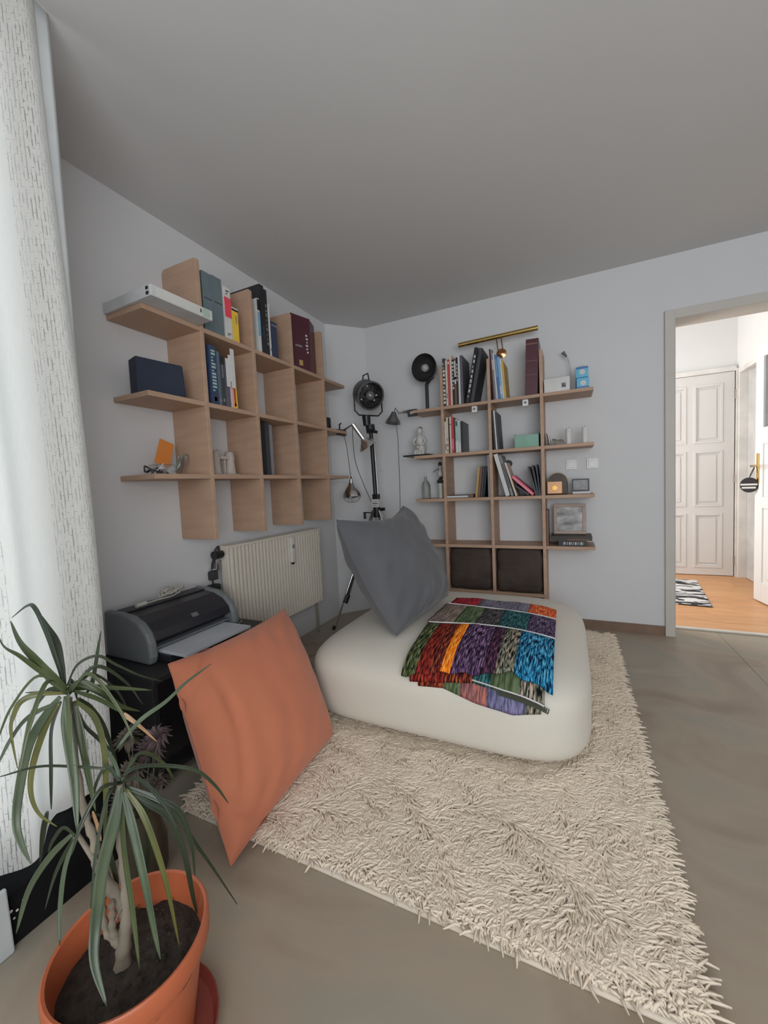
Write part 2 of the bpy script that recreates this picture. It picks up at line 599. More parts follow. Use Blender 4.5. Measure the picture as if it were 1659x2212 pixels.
dred = cm('dark_red_cover', 150, 55, 60)
greyc = cm('mid_grey_cover', 105, 105, 110)
purp = cm('grey_purple_cover', 75, 72, 82)
pinkhot = cm('pink_cover', 190, 90, 110)
mustard = cm('mustard_cover', 165, 135, 70)
z1, z2, z3 = LZ

# --- left unit, top shelf
for i, (y, h) in enumerate(((-1.688, .285), (-1.627, .29))):
    t = book('grey-green lever arch binder beside the end upright' if i == 0 else 'grey-green lever arch binder beside the white and red book',
             'L', y, z1, .0595, h, .22, greenish, name='ring_binder', group='grey-green binders', marks=((.55, .57, .1, .9, charc),), cat='binder', front=.012)
    MB().lathe([(.010, -.004), (.013, -.002), (.013, .001), (.008, .001)], 14, Matrix.Translation((.03, 0, .06)) @ Matrix.Rotation(math.pi / 2, 4, 'X')).build('finger_ring', STEEL, t, smooth=40)
book('thick white book with a red band across its spine', 'L', -1.562, z1, .043, .262, .18, whitec,
     marks=[(.42, .80, 0, 1, redc)] + bars(.86, .96, 2, .3, .75, charc, RN) + bars(.06, .12, 2, .2, .7, charc, RN), front=.004)
book('yellow paperback with black and white bands on top', 'L', -1.516, z1, .043, .175, .15, yel,
     marks=[(.90, .955, 0, 1, blackc), (.957, .998, 0, 1, whitec), (.55, .78, .55, .8, tanc)], front=.004)
book('pale blue and white thin book between the shelf upright and the big black folder', 'L', -1.318, z1, .020, .30, .16, whitec, marks=((.30, .75, 0, 1, lblue), (.78, .98, 0, 1, blackc)), front=.006)
book('very tall black folder with a shiny top reaching back to the wall', 'L', -1.297, z1, .034, .385, .232, blackc, marks=((.22, .40, .35, .65, charc),), name='folder', cat='folder', front=.0, pages=False)
book('tall black book with grey print right of the big folder', 'L', -1.262, z1, .026, .372, .19, blackc, marks=bars(.15, .8, 9, .3, .7, greyc, RN), front=.002)
book('slim white booklet between two dark books', 'L', -1.234, z1, .015, .30, .19, whitec, lean=0.0, marks=bars(.1, .16, 2, .2, .8, charc, RN), front=.002)
book('dark brown book standing taller behind the navy one', 'L', -1.217, z1, .014, .315, .10, brownc, front=.05)
book('navy blue book at the end of the black row', 'L', -1.200, z1, .050, .215, .19, navyc, marks=((.88, .92, 0, 1, greyc),), front=.012)
# tent-standing burgundy album
t = thing('photo_album', 'big burgundy album standing splayed open beside the last upright', 'album', (.232, -.823, z1 + .001))
for p, q in (((-.040, -.146), 'near'), ((-.040, .115), 'far')):
    ang = math.atan2(p[1], p[0])
    L = .17
    L = math.hypot(*p)
    R_ = Matrix.Rotation(ang, 4, 'Z')
    B((0, -.003, 0), (L, .003, .355), R_).build('cover', maroonc, t, bevel=.002)
    if q == 'near':
        for k in range(6):
            B((.018 + (k % 2) * .004, .0028, .12 + k * .022), (.030 + (k % 3) * .004, .0036, .132 + k * .022), R_).build('gold_print', PRINT, t)
        B((.07, .0028, .15), (.125, .0036, .162), R_).build('pale_band', greyc, t)
        B((.07, .0028, .03), (.10, .0036, .065), R_).build('sticker', tanc, t)
MB().tube([(0, 0, 0), (0, 0, .355)], .006, 10).build('spine', maroonc, t, smooth=50)
MB().prism([(-.012, -.024), (-.036, -.11), (-.15, -.07), (-.14, .07), (-.036, .085), (-.012, .02)], .006, .345).build('page_block', PAGES, t)

# big white carton lying on the left end, jutting over the edge
t = thing('flat_carton', 'long flat white carton lying on the top left shelf end, jutting out', 'box', (0.19, -1.86, z1 + .001))
rz = Matrix.Rotation(-.02, 4, 'Z')
B((-.180, -.175, 0), (.14, .122, .045), rz).build('box_body', mat('white_carton', (0.56, 0.57, 0.58), 0.6), t, bevel=.003)
B((.1400, -.150, .003), (.1408, .120, .043), rz).build('end_flap', PRINT, t)
B((.1408, .070, .006), (.1415, .108, .040), rz).build('print_label', sage, t)
B((.1412, .056, .016), (.1420, .062, .032), rz).build('print_label', charc, t)
MB().box((.112, -.1745, .006), (.128, -.1770, .018), rz).box((.112, -.1745, .026), (.126, -.1770, .038), rz).build('corner_clip', BLACK, t)

# --- left unit, middle shelf
t = thing('document_case', 'dark navy case standing on the middle left shelf end', 'case', (0.155, -2.009, z2 + .001), (0, 0, math.atan2(.198, .052) - math.pi / 2))
NAV = mat('navy_fabric', (0.017, 0.025, 0.048), 0.75, bump=0.1, bscale=300)
MB().prism([(0, 0), (.205, 0), (.198, .152), (.0, .158)], 0, .085, Matrix(((0, 0, -1, 0), (1, 0, 0, 0), (0, 1, 0, 0), (0, 0, 0, 1)))).build('case_body', NAV, t, bevel=.006)
MB().prism([(.006, .006), (.199, .006), (.193, .147), (.006, .152)], -.002, .001, Matrix(((0, 0, -1, 0), (1, 0, 0, 0), (0, 1, 0, 0), (0, 0, 0, 1)))).build('front_flap', NAV, t, bevel=.001)
book('thick blue book with pale lettering down its spine beside the end upright', 'L', -1.686, z2, .041, .285, .17, bluec, marks=[(.0, .2, 0, 1, navyc)] + bars(.22, .95, 13, .2, .8, sage, RN) + [(.05, .12, .3, .7, greyc)])
book('narrow slate book, second from the blue lettered one', 'L', -1.643, z2, .018, .265, .17, cm('slate_cover', 70, 84, 92), marks=((.06, .12, .2, .8, greyc),))
book('black paperback with thin grey print on the middle left shelf', 'L', -1.624, z2, .026, .255, .17, charc, marks=[(.55, .8, .4, .65, greyc), (.08, .14, .3, .7, greyc), (.82, .97, .0, 1, blackc)])
book('plain dark book behind the white strips', 'L', -1.597, z2, .027, .225, .17, purp)
book('slim pale pink booklet leaning beside the red and yellow one', 'L', -1.562, z2, .013, .235, .17, pinkc, lean=-.02)
book('thin rust red and yellow booklet, last on the middle left shelf', 'L', -1.545, z2, .024, .24, .17, yel, lean=-.02, marks=((.03, .72, .05, .6, rustc), (.04, .10, .1, .5, PRINT), (.75, .98, .1, .55, PRINT)))
t = thing('paper_strip', 'loose white paper strips sticking out over the pink booklet', 'paper', (LD, -1.592, z2 + .10))
B((.0, 0, .002), (.0015, .026, .145)).box((.002, .016, .03), (.0035, .05, .165)).box((.004, .030, .0), (.0055, .056, .20)).build('strip', PAPER, t, bevel=.0003)

# --- left unit, bottom shelf
t = thing('ceramic_sculpture', 'small beige ceramic sculpture of two linked towers', 'sculpture', (.12, -1.54, z3 + .001))
CER = mat('beige_ceramic', (0.44, 0.38, 0.34), 0.6, var=0.12, scale=25)
m = MB()
for yy, hh, r in ((-.050, .125, .026), (.045, .125, .030)):
    m.lathe([(r * 1.2, 0), (r, .02), (r * .85, hh * .6), (r * .95, hh * .8), (r * .75, hh), (r * .5, hh + .006)], 14, Matrix.Translation((0, yy, 0)))
m.build('tower', CER, t, smooth=50)
MB().box((-.02, -.03, .085), (.02, .03, .105)).box((-.016, -.006, .0), (.016, .006, .085)).build('bridge', CER, t, bevel=.004)
B((-.035, -.09, 0), (.035, .085, .008)).build('plinth', CER, t, bevel=.003)
for yy in (-.066, -.034):
    MB().lathe([(.006, .118), (.007, .135), (.003, .14)], 8, Matrix.Translation((0, yy, 0))).build('prong', CER, t, smooth=50)
for i, (y, w, h, c, l) in enumerate(((-1.300, .036, .318, blackc, 'tall black binder nearest the lower shelf upright'), (-1.262, .034, .313, charc, 'tall charcoal binder in the middle of three'), (-1.226, .026, .306, greyc, 'grey binder, last of the three dark ones'))):
    book(l, 'L', y, z3, w, h, .19, c, name='ring_binder', cat='binder', front=.055)
# left end of the bottom shelf: cable, note, glassware
t = thing('charger_cable', 'dark tangled charger cable with grey plug on the lower left shelf end', 'cable', (.13, -1.95, z3 + .001))
P = [(.02, -.055, .01), (.03, -.06, .035), (.01, -.03, .03), (.03, .0, .012), (.0, .02, .03), (-.02, -.02, .012), (.03, -.035, .02), (.04, .01, .01), (.0, .04, .02), (.02, .06, .005)]
MB().tube(smooth_path(P, 6), .0035, 6).build('cord', DARK, t, smooth=60)
MB().box((-.015, -.005, 0), (.02, .05, .026)).build('plug', mat('grey_plug', (0.22, 0.2, 0.21), 0.5), t, bevel=.006)
MB().tube([(.03, -.02, .002), (.03, .03, .05)], .0025, 6).build('twist_tie', PRINT, t, smooth=60)
t = thing('note_card', 'bright orange note card tilted on the lower left shelf end', 'card', (.085, -1.875, z3 + .05))
B((-.001, -.038, 0), (.001, .038, .118), Matrix.Rotation(-.32, 4, 'X')).build('card', mat('orange_card', (0.66, 0.22, 0.04), 0.7), t)
B((-.035, -.045, -.049), (.03, .05, .002)).build('clear_stand', glass('clear_acrylic', (0.85, 0.87, 0.87), .3), t, bevel=.003)
t = thing('glass_ornament', 'little clear glass ornament beside the first upright', 'ornament', (.10, -1.775, z3 + .001))
GL = glass('clear_glass', (0.95, 0.96, 0.955), .40)
MB().lathe([(.0, 0), (.022, 0), (.022, .004), (.005, .01), (.004, .035), (.02, .055), (.026, .075), (.024, .095), (.021, .095), (.022, .075), (.0, .045)], 18).build('goblet', GL, t, smooth=50)
MB().tube([(-.02, -.03, .02), (0, -.018, .05), (.0, -.01, .085), (.0, .02, .105), (0, .035, .10)], [.008, .010, .007, .004, .003], 8).build('stem', mat('green_grey_glass', (0.18, 0.22, 0.2), 0.15), t, smooth=60)

# ================================================================== RIGHT UNIT CONTENTS
a1, a2, a3, a4 = RZ[:4]
def R(label, x, z, w, h, c, lean=0.0, marks=(), d=.20, **k):
    return book(label, 'R', x, z, w, h, d, c, lean, marks, **k)

R('charcoal magazine with white zigzag print against the left upright', .9835, a1, .020, .345, charc, marks=bars(.05, .95, 11, .1, .9, PRINT, RN))
R('slim cream book, second on the top right shelf', 1.0050, a1, .015, .330, creamc, marks=bars(.1, .3, 3, .3, .7, charc, RN))
R('dark red book in the upright row of the top right shelf', 1.0215, a1, .016, .332, dred, marks=((.9, .95, .1, .9, whitec),))
R('tallest pale book in the upright row', 1.0390, a1, .014, .360, creamc, marks=((.3, .6, .3, .7, whitec),))
R('black and white striped spine beside the tallest pale book', 1.0545, a1, .014, .325, blackc, marks=bars(.35, .98, 8, .1, .9, PRINT, RN))
R('thin brown book with a white top label', 1.0700, a1, .014, .330, brownc, marks=((.45, .95, .1, .9, PRINT), (.55, .6, .1, .9, blackc)))
R('thin black book with white dots', 1.0855, a1, .012, .335, blackc, marks=bars(.5, .9, 5, .25, .75, PRINT, RN))
R('white spined book before the big grey-purple one', 1.0990, a1, .014, .342, whitec)
R('big grey-purple hardback showing its broad side', 1.1145, a1, .018, .345, purp, d=.225)
R('black leaning folder with white lettering on its spine', 1.1720, a1, .026, .385, blackc, lean=.20, marks=bars(.1, .9, 9, .3, .7, PRINT, RN), name='folder', cat='folder')
R('charcoal leaning folder behind the lettered black one', 1.2045, a1, .026, .375, charc, lean=.20, name='folder', cat='folder', d=.22)
for x, w, h, c, lb, mk in ((1.3330, .010, .350, maroonc, 'thin maroon book leaning on the middle upright', ()), (1.3435, .011, .345, greyc, 'thin grey book leaning, second from the middle upright', ((.6, .8, .2, .8, PRINT),)),
                           (1.3555, .009, .322, whitec, 'thin white leaning booklet before the blue books', ()), (1.3655, .016, .303, midblue, 'mid blue leaning book on the top right shelf', ((.5, .9, .3, .7, lblue),)),
                           (1.3825, .015, .290, lblue, 'light blue leaning book', ((.1, .3, .2, .8, whitec),)), (1.3985, .010, .275, whitec, 'white leaning folder before the mustard one', ())):
    R(lb, x + .010, a1, w, h, c, lean=-.06, marks=mk)
R('mustard envelope folder leaning at the end of the blue books', 1.4195, a1, .012, .258, mustard, lean=-.06, d=.215, name='folder', cat='folder', pages=False)
R('broad burgundy binder leaning against the last upright', 1.6340, a1, .080, .365, maroonc, lean=.035, marks=((.60, .612, .05, .95, brownc), (.35, .36, .05, .95, brownc), (.9, .925, .05, .95, brownc)), name='ring_binder', cat='binder')
# shelf two, left cell
for x, w, h, c, lb, mk in ((.9840, .012, .235, whitec, 'white booklet beside the left upright of the second right shelf', ((.1, .3, .2, .8, greyc),)), (.9970, .014, .265, creamc, 'cream book with brown spots on its spine', [(.05, .1, .2, .8, brownc), (.2, .26, .2, .8, brownc), (.35, .42, .2, .8, tanc)]),
                           (1.0120, .009, .255, blackc, 'thin black book before the cream pair', ()), (1.0220, .012, .266, creamc, 'cream book touching the red one', ((.78, .8, 0, 1, blackc),)),
                           (1.0350, .017, .262, dred, 'bright red book on the second right shelf', ((.1, .4, .1, .9, pinkhot),)), (1.0530, .010, .250, maroonc, 'narrow maroon book right of the red one', ()),
                           (1.0640, .019, .242, sage, 'pale green book with a white foot', ((.0, .35, .0, 1, whitec), (.8, .95, .2, .8, charc))), (1.0840, .018, .232, whitec, 'white book with a green spine panel', ((.3, .95, .2, .9, sage),)),
                           (1.1030, .016, .225, blackc, 'black book closing the row, showing its broad cover', ())):
    R(lb, x, a2, w, h, c, marks=mk, d=.19)
for x, w, h, c, lb in ((1.3390, .013, .275, blackc, 'black magazine leaning on the middle upright, second shelf'), (1.3530, .009, .272, whitec, 'thin white magazine leaning between two black ones'), (1.3630, .013, .262, charc, 'charcoal magazine leaning outermost on the second shelf')):
    R(lb, x, a2, w, h, c, lean=-.05, d=.19)
t = thing('paper_tray', 'pale green open box beside the right upright', 'box', (1.555, -.13, a2 + .001))
GRN = cm('pale_green_card', 105, 140, 125)
MB().box((-.078, -.09, 0), (.078, .09, .003)).box((-.078, -.09, .003), (.078, -.087, .085)).box((-.078, .087, .003), (.078, .09, .098)).box((-.078, -.087, .003), (-.075, .087, .095)).box((.075, -.087, .003), (.078, .087, .098)).build('tray', GRN, t, bevel=.001)
MB().prism([(-.05, .0865), (.074, .0865), (.074, -.0865)], .03, .06).build('paper_stack', charc, t)

# end shelves, right side
t = thing('white_carton', 'small white box with a grey printed square on the top right shelf end', 'box', (1.752, -.165, a1 + .001), (0, 0, .0))
B((-.078, -.06, 0), (.078, .06, .090)).build('box_body', mat('white_card', (0.62, 0.62, 0.61), 0.6), t, bevel=.002)
B((.028, -.0606, .022), (.055, -.0598, .052)).build('print_label', greyc, t)
B((.033, -.0610, .027), (.042, -.0602, .047)).box((.045, -.0610, .024), (.052, -.0602, .036)).build('print_mark', charc, t)
t = thing('stick_lamp', 'slender white stick lamp with a dark tip behind the white box', 'lamp', (1.842, -.062, a1 + .001))
MB().lathe([(0, 0), (.030, 0), (.030, .006), (.008, .012), (.006, .02), (0, .02)], 18).build('base', PRINT, t, smooth=40)
MB().tube(smooth_path([(0, 0, .015), (0, 0, .12), (-.012, 0, .22), (-.030, 0, .262)], 5), .0042, 8).build('stalk', mat('white_plastic', (0.6, 0.6, 0.6), 0.4), t, smooth=60)
MB().tube([(-.028, 0, .258), (-.052, 0, .292)], [.006, .012], 10).build('head', mat('grey_tip', (0.12, 0.12, 0.12), 0.5), t, smooth=40)
AQ = cm('aqua_box_print', 85, 150, 180, 1.5)
for i, (zz, lb) in enumerate(((0, 'lower of the two blue tissue packs on the top right shelf end'), (.070, 'upper blue tissue pack with a white tuft'))):
    t = thing('tissue_pack', lb, 'box', (1.903, -.165, a1 + .001 + zz), (0, 0, .05 - .08 * i), 'blue tissue packs')
    B((-.036, -.055, 0), (.036, .055, .068)).build('box_body', AQ, t, bevel=.003)
    MB().lathe([(0, 0), (.017, 0), (.014, .0008), (0, .001)], 16, Matrix.Translation((.002, -.0552, .034)) @ Matrix.Rotation(math.pi / 2, 4, 'X')).build('print_badge', PRINT, t)
    B((-.036, -.0556, .054 if i else .004), (.036, -.0548, .066 if i else .012)).build('print_band', midblue, t)
    if i:
        MB().lathe([(.008, 0), (.018, .006), (.022, .013), (.012, .018), (0, .014)], 9, Matrix.Translation((0, 0, .068))).build('tissue', PRINT, t)
t = thing('card_set', 'few thin cards leaning on the right upright, second shelf end', 'cards', (1.675, -.14, a2 + .001))
for i, (c, w) in enumerate(((charc, .004), (whitec, .004), (creamc, .004))):
    B((.016 + i * .012, -.05, 0), (.016 + i * .012 + w, .04, .082 - i * .008), Matrix.Rotation(-.14, 4, 'Y')).build('card', c, t)
t = thing('folded_cloth', 'small folded grey cloth on the second right shelf end', 'cloth', (1.745, -.15, a2 + .001))
CL = mat('grey_felt', (0.24, 0.22, 0.2), 0.9, var=0.25, scale=30)
MB().grid(lambda u, v: ((u - .5) * .10, (v - .5) * .09, .001 + .05 * (math.sin(math.pi * u) * math.sin(math.pi * v)) ** .6 * (1 + .3 * math.sin(6 * u + 3 * v))), 14, 12).build('fold', CL, t, smooth=180, solid=.002)
for i, x in enumerate((1.817, 1.915)):
    t = thing('pillar_candle', 'slim white candle nearer the upright' if i == 0 else 'slim white candle at the outer end of the second right shelf', 'candle', (x, -.15, a2 + .001), (0, 0, 0), 'white candles')
    MB().lathe([(0, 0), (.017, 0), (.018, .004), (.018, .105), (.015, .108), (.006, .106), (0, .106)], 20).build('wax', mat('candle_wax', (0.68, 0.68, 0.67), 0.5), t, smooth=50)
    MB().tube([(0, 0, .105), (.001, 0, .116)], .0012, 6).build('wick', BLACK, t)
# end shelves, left side: figurine, bottle, stopper figure
t = thing('figurine', 'white porcelain seated figurine on a black slab', 'figurine', (.752, -.14, a2 + .012))
POR = mat('white_porcelain', (0.58, 0.57, 0.55), 0.3, var=0.06)
MB().lathe([(0, .0), (.040, 0), (.044, .012), (.036, .022), (.030, .028), (.045, .040), (.048, .06), (.036, .085), (.030, .105), (.034, .125), (.028, .145), (.014, .158), (.011, .164), (.020, .175), (.024, .19), (.020, .207), (.008, .216), (0, .217)], 22).build('body', POR, t, smooth=60)
for sx in (-1, 1):
    MB().tube(smooth_path([(sx * .028, 0, .14), (sx * .046, -.012, .115), (sx * .040, -.034, .085), (sx * .012, -.046, .078)], 4), [.012] * 6 + [.009] * 7, 8).build('arm', POR, t, smooth=60)
    MB().tube([(sx * .03, -.01, .03), (sx * .034, -.036, .02), (sx * .030, -.040, .002)], [.018, .014, .012], 8).build('leg', POR, t, smooth=60)
MB().lathe([(.014, 0), (.020, .004), (.014, .008)], 14, aim((0, -1, .1), (0, -.048, .062)), closed=True).build('medallion', mat('shaded_porcelain', (0.35, 0.34, 0.33), 0.4), t, smooth=60)
MB().lathe([(0, 0), (.018, 0), (.017, .008), (.006, .014), (0, .015)], 14, Matrix.Translation((0.004, .004, .208))).build('hair_cap', mat('grey_glaze', (0.2, 0.19, 0.19), 0.4), t, smooth=60)
tag(B((.640, -.235, a2 + .0008), (.855, -.05, a2 + .0115)).build('slate_slab', mat('black_slate', (0.012, 0.012, 0.013), 0.4), bevel=.002), 'thin black slate under the white figurine', 'slab')
t = thing('oil_bottle', 'clear glass oil bottle with a steel pourer on the third left shelf end', 'bottle', (.785, -.14, a3 + .001))
MB().lathe([(0, 0), (.036, 0), (.038, .004), (.037, .10), (.030, .125), (.013, .145), (.012, .165), (.014, .166), (.010, .166), (.010, .145), (.027, .124), (.035, .10), (.035, .005), (0, .004)], 24).build('bottle_glass', GL, t, smooth=50)
MB().tube([(0, 0, .160), (0, 0, .178), (.003, -.004, .205)], [.010, .006, .003], 10).build('pourer', STEEL, t, smooth=50)
t = thing('corkscrew_figure', 'black and white corkscrew in a white stand beside the left upright', 'corkscrew', (.905, -.13, a3 + .001))
MB().lathe([(0, 0), (.017, 0), (.016, .06), (.018, .115), (0, .116)], 16).build('stand', mat('ivory_plastic', (0.6, 0.6, 0.55), 0.4), t, smooth=50)
MB().box((-.026, -.012, .116), (.020, .012, .14)).tube([(-.01, 0, .14), (.014, 0, .165)], .012, 8).build('clamp', BLACK, t, bevel=.003)
MB().lathe([(.008, .165), (.018, .175), (.018, .20), (.006, .215), (.005, .25)], 14).build('sleeve', PRINT, t, smooth=50)
MB().tube([(-.055, 0, .205), (-.03, 0, .222), (.0, 0, .225), (.03, 0, .222)], .004, 8).build('lever', STEEL, t, smooth=60)
MB().lathe([(0, .25), (.012, .253), (.015, .265), (.010, .278), (0, .28)], 14).build('knob', BLACK, t, smooth=60)
# shelf three
t = thing('book', 'white paged book lying flat on the third shelf, left cell', 'book', (1.062, -.135, a3 + .001), group='books on the third shelf of the right unit')
B((-.080, -.10, 0), (.080, .08, .003)).box((-.080, -.10, .016), (.080, .08, .019)).box((-.080, .077, .003), (.080, .08, .016)).build('cover', charc, t)
B((-.079, -.099, .003), (.079, .077, .016)).build('page_block', PAPER, t)
t = thing('book', 'dark notebook lying flat right of the white paged one', 'book', (1.166, -.135, a3 + .001), group='books on the third shelf of the right unit')
B((-.020, -.09, 0), (.012, .06, .022)).build('cover', brownc, t, bevel=.002)
B((-.021, -.088, .004), (-.0195, .058, .018)).build('page_block', PAGES, t)
for x, w, h, c, lb in ((1.2090, .014, .215, tanc, 'tan leaning book nearest the flat books'), (1.2270, .015, .225, brownc, 'brown leaning book, second of the leaning row'), (1.2445, .014, .222, charc, 'charcoal leaning book, third of the leaning row'), (1.2605, .012, .215, blackc, 'black leaning book before the tall grey one')):
    R(lb, x, a3, w, h, c, lean=.12, d=.18)
R('tall grey folder upright against the middle upright', 1.2880, a3, .014, .300, greyc, name='folder', cat='folder', d=.20)
R('thick white catalogue leaning left in the third shelf', 1.4100, a3, .028, .308, whitec, lean=-.255)
R('grey catalogue leaning on the white one', 1.4460, a3, .018, .300, greyc, lean=-.27, marks=((.2, .8, .3, .7, charc),))
R('white booklet outermost of the left leaning catalogues', 1.4750, a3, .012, .245, creamc, lean=-.29)
R('pink book tipped over steeply', 1.5850, a3, .020, .190, pinkhot, lean=-.80, marks=((.1, .9, .3, .5, pinkc),), d=.19)
R('black book tipped over under the pink one', 1.5580, a3, .016, .115, blackc, lean=-.92, d=.19)
for x, w, h, le, c, lb in ((1.6060, .012, .205, -.24, blackc, 'black notebook, most tilted of the four by the right upright'), (1.6185, .011, .210, -.17, charc, 'charcoal notebook, second of the four by the right upright'),
                           (1.6305, .008, .212, -.09, blackc, 'thin black notebook, third of the four by the right upright')):
    R(lb, x, a3, w, h, c, lean=le, d=.18)
R('black notebook standing straight by the right upright', 1.6395, a3, .006, .215, blackc, d=.18)
t = thing('round_box', 'small dark round tin fixed to the wall above the leaning catalogues', 'tin', (1.405, -.001, 1.21))
MB().lathe([(0, .022), (.022, .022), (.026, .018), (.026, 0), (0, 0)], 20, Matrix.Rotation(math.pi / 2, 4, 'X')).build('lid', DARK, t, smooth=40)
# clock radio
t = thing('clock_radio', 'arched dark wooden clock with a copper square dial', 'clock', (1.745, -.13, a3 + .001))
arch = [(.0 + .062 * math.cos(a), .085 + .062 * math.sin(a)) for a in [math.pi * i / 16 for i in range(17)]]
AX = Matrix(((1, 0, 0, 0), (0, 0, 1, 0), (0, 1, 0, 0), (0, 0, 0, 1)))
MB().prism([(.062, 0)] + arch + [(-.062, 0)], -.045, .05, AX).build('case', mat('dark_walnut', (0.035, 0.02, 0.013), 0.45), t, bevel=.004)
for rr in (.058, .046):
    MB().tube([(rr * math.cos(a), -.047, .085 + rr * math.sin(a)) for a in [math.pi * i / 14 for i in range(15)]], .0035, 8).build('arch_ring', mat('bronze_ring', (0.2, 0.14, 0.09), 0.35, 0.6), t, smooth=60)
t2 = MB().box((-.066, -.062, .006), (.028, -.045, .090)).build('dial_block', mat('copper_dial', (0.50, 0.27, 0.14), 0.35, 0.3), t, bevel=.003)
MB().lathe([(0, .003), (.018, .003), (.020, 0), (0, 0)], 18, aim((0, -1, 0), (-.018, -.062, .046))).build('dial', mat('gold_dial', (0.65, 0.36, 0.10), 0.3, 0.5), t2, smooth=40)
t = thing('framed_photo', 'little black framed photo on white papers, right end of the third shelf', 'picture', (1.885, -.13, a3 + .001))
MB().box((-.052, -.03, .018), (.052, -.018, .026)).box((-.052, -.03, .092), (.052, -.018, .100)).box((-.052, -.03, .026), (-.044, -.018, .092)).box((.044, -.03, .026), (.052, -.018, .092)).build('frame', BLACK, t, bevel=.001)
B((-.044, -.026, .026), (.044, -.020, .092)).build('photo', mat('dark_photo', (0.10, 0.10, 0.10), 0.25, var=0.8, scale=35), t)
B((-.05, -.05, 0), (.058, .04, .016)).build('paper_stack', PAPER, t, bevel=.002)
# fourth shelf end: books and framed print
z4 = RZ[3] + .001
t = thing('book', 'black book lying with white lettering on its spine, under the framed print', 'book', (1.830, -.13, z4), group='books on the fourth shelf of the right unit')
B((-.085, -.095, 0), (.085, .06, .004)).box((-.085, -.095, .032), (.085, .06, .036)).box((-.085, -.095, .004), (.085, -.091, .032)).build('cover', blackc, t)
B((-.083, -.091, .004), (.083, .058, .032)).build('page_block', PAGES, t)
for i in range(11):
    x = -.055 + i * .0115
    B((x, -.0956, .009), (x + .003 + .004 * (i % 3 == 0), -.0948, .027)).build('spine_print', PRINT, t)
t = thing('book', 'larger dark brown book lying on the black lettered one', 'book', (1.822, -.13, z4 + .0368), group='books on the fourth shelf of the right unit')
B((-.125, -.10, 0), (.125, .07, .003)).box((-.125, -.10, .027), (.125, .07, .030)).box((-.125, -.10, .003), (.125, -.097, .027)).build('cover', mat('dark_umber_cover', (0.035, 0.028, 0.022), 0.5), t)
B((-.123, -.097, .003), (.123, .068, .027)).build('page_block', PAGES, t)
B((-.02, -.1006, .004), (.11, -.0998, .011)).build('spine_print', brownc, t)
R('narrow brown book upright between the upright and the framed print', 1.6700, RZ[3], .014, .245, brownc, d=.16)
t = thing('framed_print', 'pale wood framed black and white print leaning on the wall', 'picture', (1.815, -.115, z4 + .068), (-.14, 0, 0))
PF = mat('pale_wood_frame', (0.40, 0.30, 0.25), 0.5, stretch=(1, 1, 6))
MB().box((-.102, -.008, 0), (.102, .010, .020)).box((-.102, -.008, .188), (.102, .010, .208)).box((-.102, -.008, .020), (-.080, .010, .188)).box((.080, -.008, .020), (.102, .010, .188)).build('frame', PF, t, bevel=.002)
pm = mat('grey_print', (0.58, 0.55, 0.55), 0.4, scale=9, c2=(0.015, 0.02, 0.02), stretch=(1, 1, 2.2))
B((-.080, -.002, .020), (.080, .006, .188)).build('print', pm, t)
# led pucks under the top shelf
for i, (x, lb) in enumerate(((1.205, 'small white square puck light under the top shelf, left cell'), (1.553, 'small white square puck light under the top shelf, right cell'))):
    t = thing('puck_light', lb, 'light', (x, -.205, RZ[0] - T), (0, 0, 0), 'puck lights')
    B((-.019, -.02, -.046), (.019, .02, -.001)).build('case', mat('bright_white_plastic', (0.72, 0.72, 0.72), 0.35), t, bevel=.004)
    MB().lathe([(0, .002), (.009, .002), (.010, 0), (0, 0)], 12, aim((0, -1, 0), (0, -.02, -.022))).build('sensor', greyc, t, smooth=40)
# brown floor cushions in the lowest cells
def loft_cushion(c, hx, hy, hz, seed, amp=.012, n=22):
    """soft block: superellipsoid with creases"""
    m = MB()
    vs, idx = [], {}
    def pt(u, v, w):
        p = Vector((u, v, w))
        k = 9.0
        r = (abs(u) ** k + abs(v) ** k + abs(w) ** k) ** (1 / k)
        p /= r
        q = Vector((p.x * hx, p.y * hy, p.z * hz))
        nn = noise.noise((q * 7 + Vector((seed, seed, 0)))) + .5 * noise.noise(q * 17 + Vector((0, seed, seed)))
        cr = max(0, 1 - abs(noise.noise(q * Vector((5, 5, 9)) * 1.0 if False else Vector((q.x * 4, q.y * 4, q.z * 11)) + Vector((seed * 2, 0, 0)))) * 7)
        return Vector(c) + q * (1 + amp * 2 * nn - amp * 1.6 * cr)
    for ax in range(3):
        for s in (-1, 1):
            def fn(a, b, ax=ax, s=s):
                q = [0, 0, 0]
                q[ax] = s
                q[(ax + 1) % 3] = (a * 2 - 1) * s
                q[(ax + 2) % 3] = b * 2 - 1
                return pt(*q)
            m.grid(fn, n, n)
    return m
BRF = mat('dark_brown_velvet', (0.050, 0.034, 0.027), 0.8, var=0.3, scale=5, bump=0.15, bscale=40, sheen=0.0)
for i, (x, lb) in enumerate(((1.1425, 'dark brown cushion stuffed in the lowest left cell'), (1.4855, 'dark brown cushion stuffed in the lowest right cell'))):
    o = loft_cushion((0, 0, 0), .156, .115, .158, 3 + i * 5, .022).build('floor_cushion', BRF, None, smooth=180, loc=(x, -.128, RZ[4] + .158))
    tag(o, lb, 'cushion', 'brown cushions in the lowest cells')
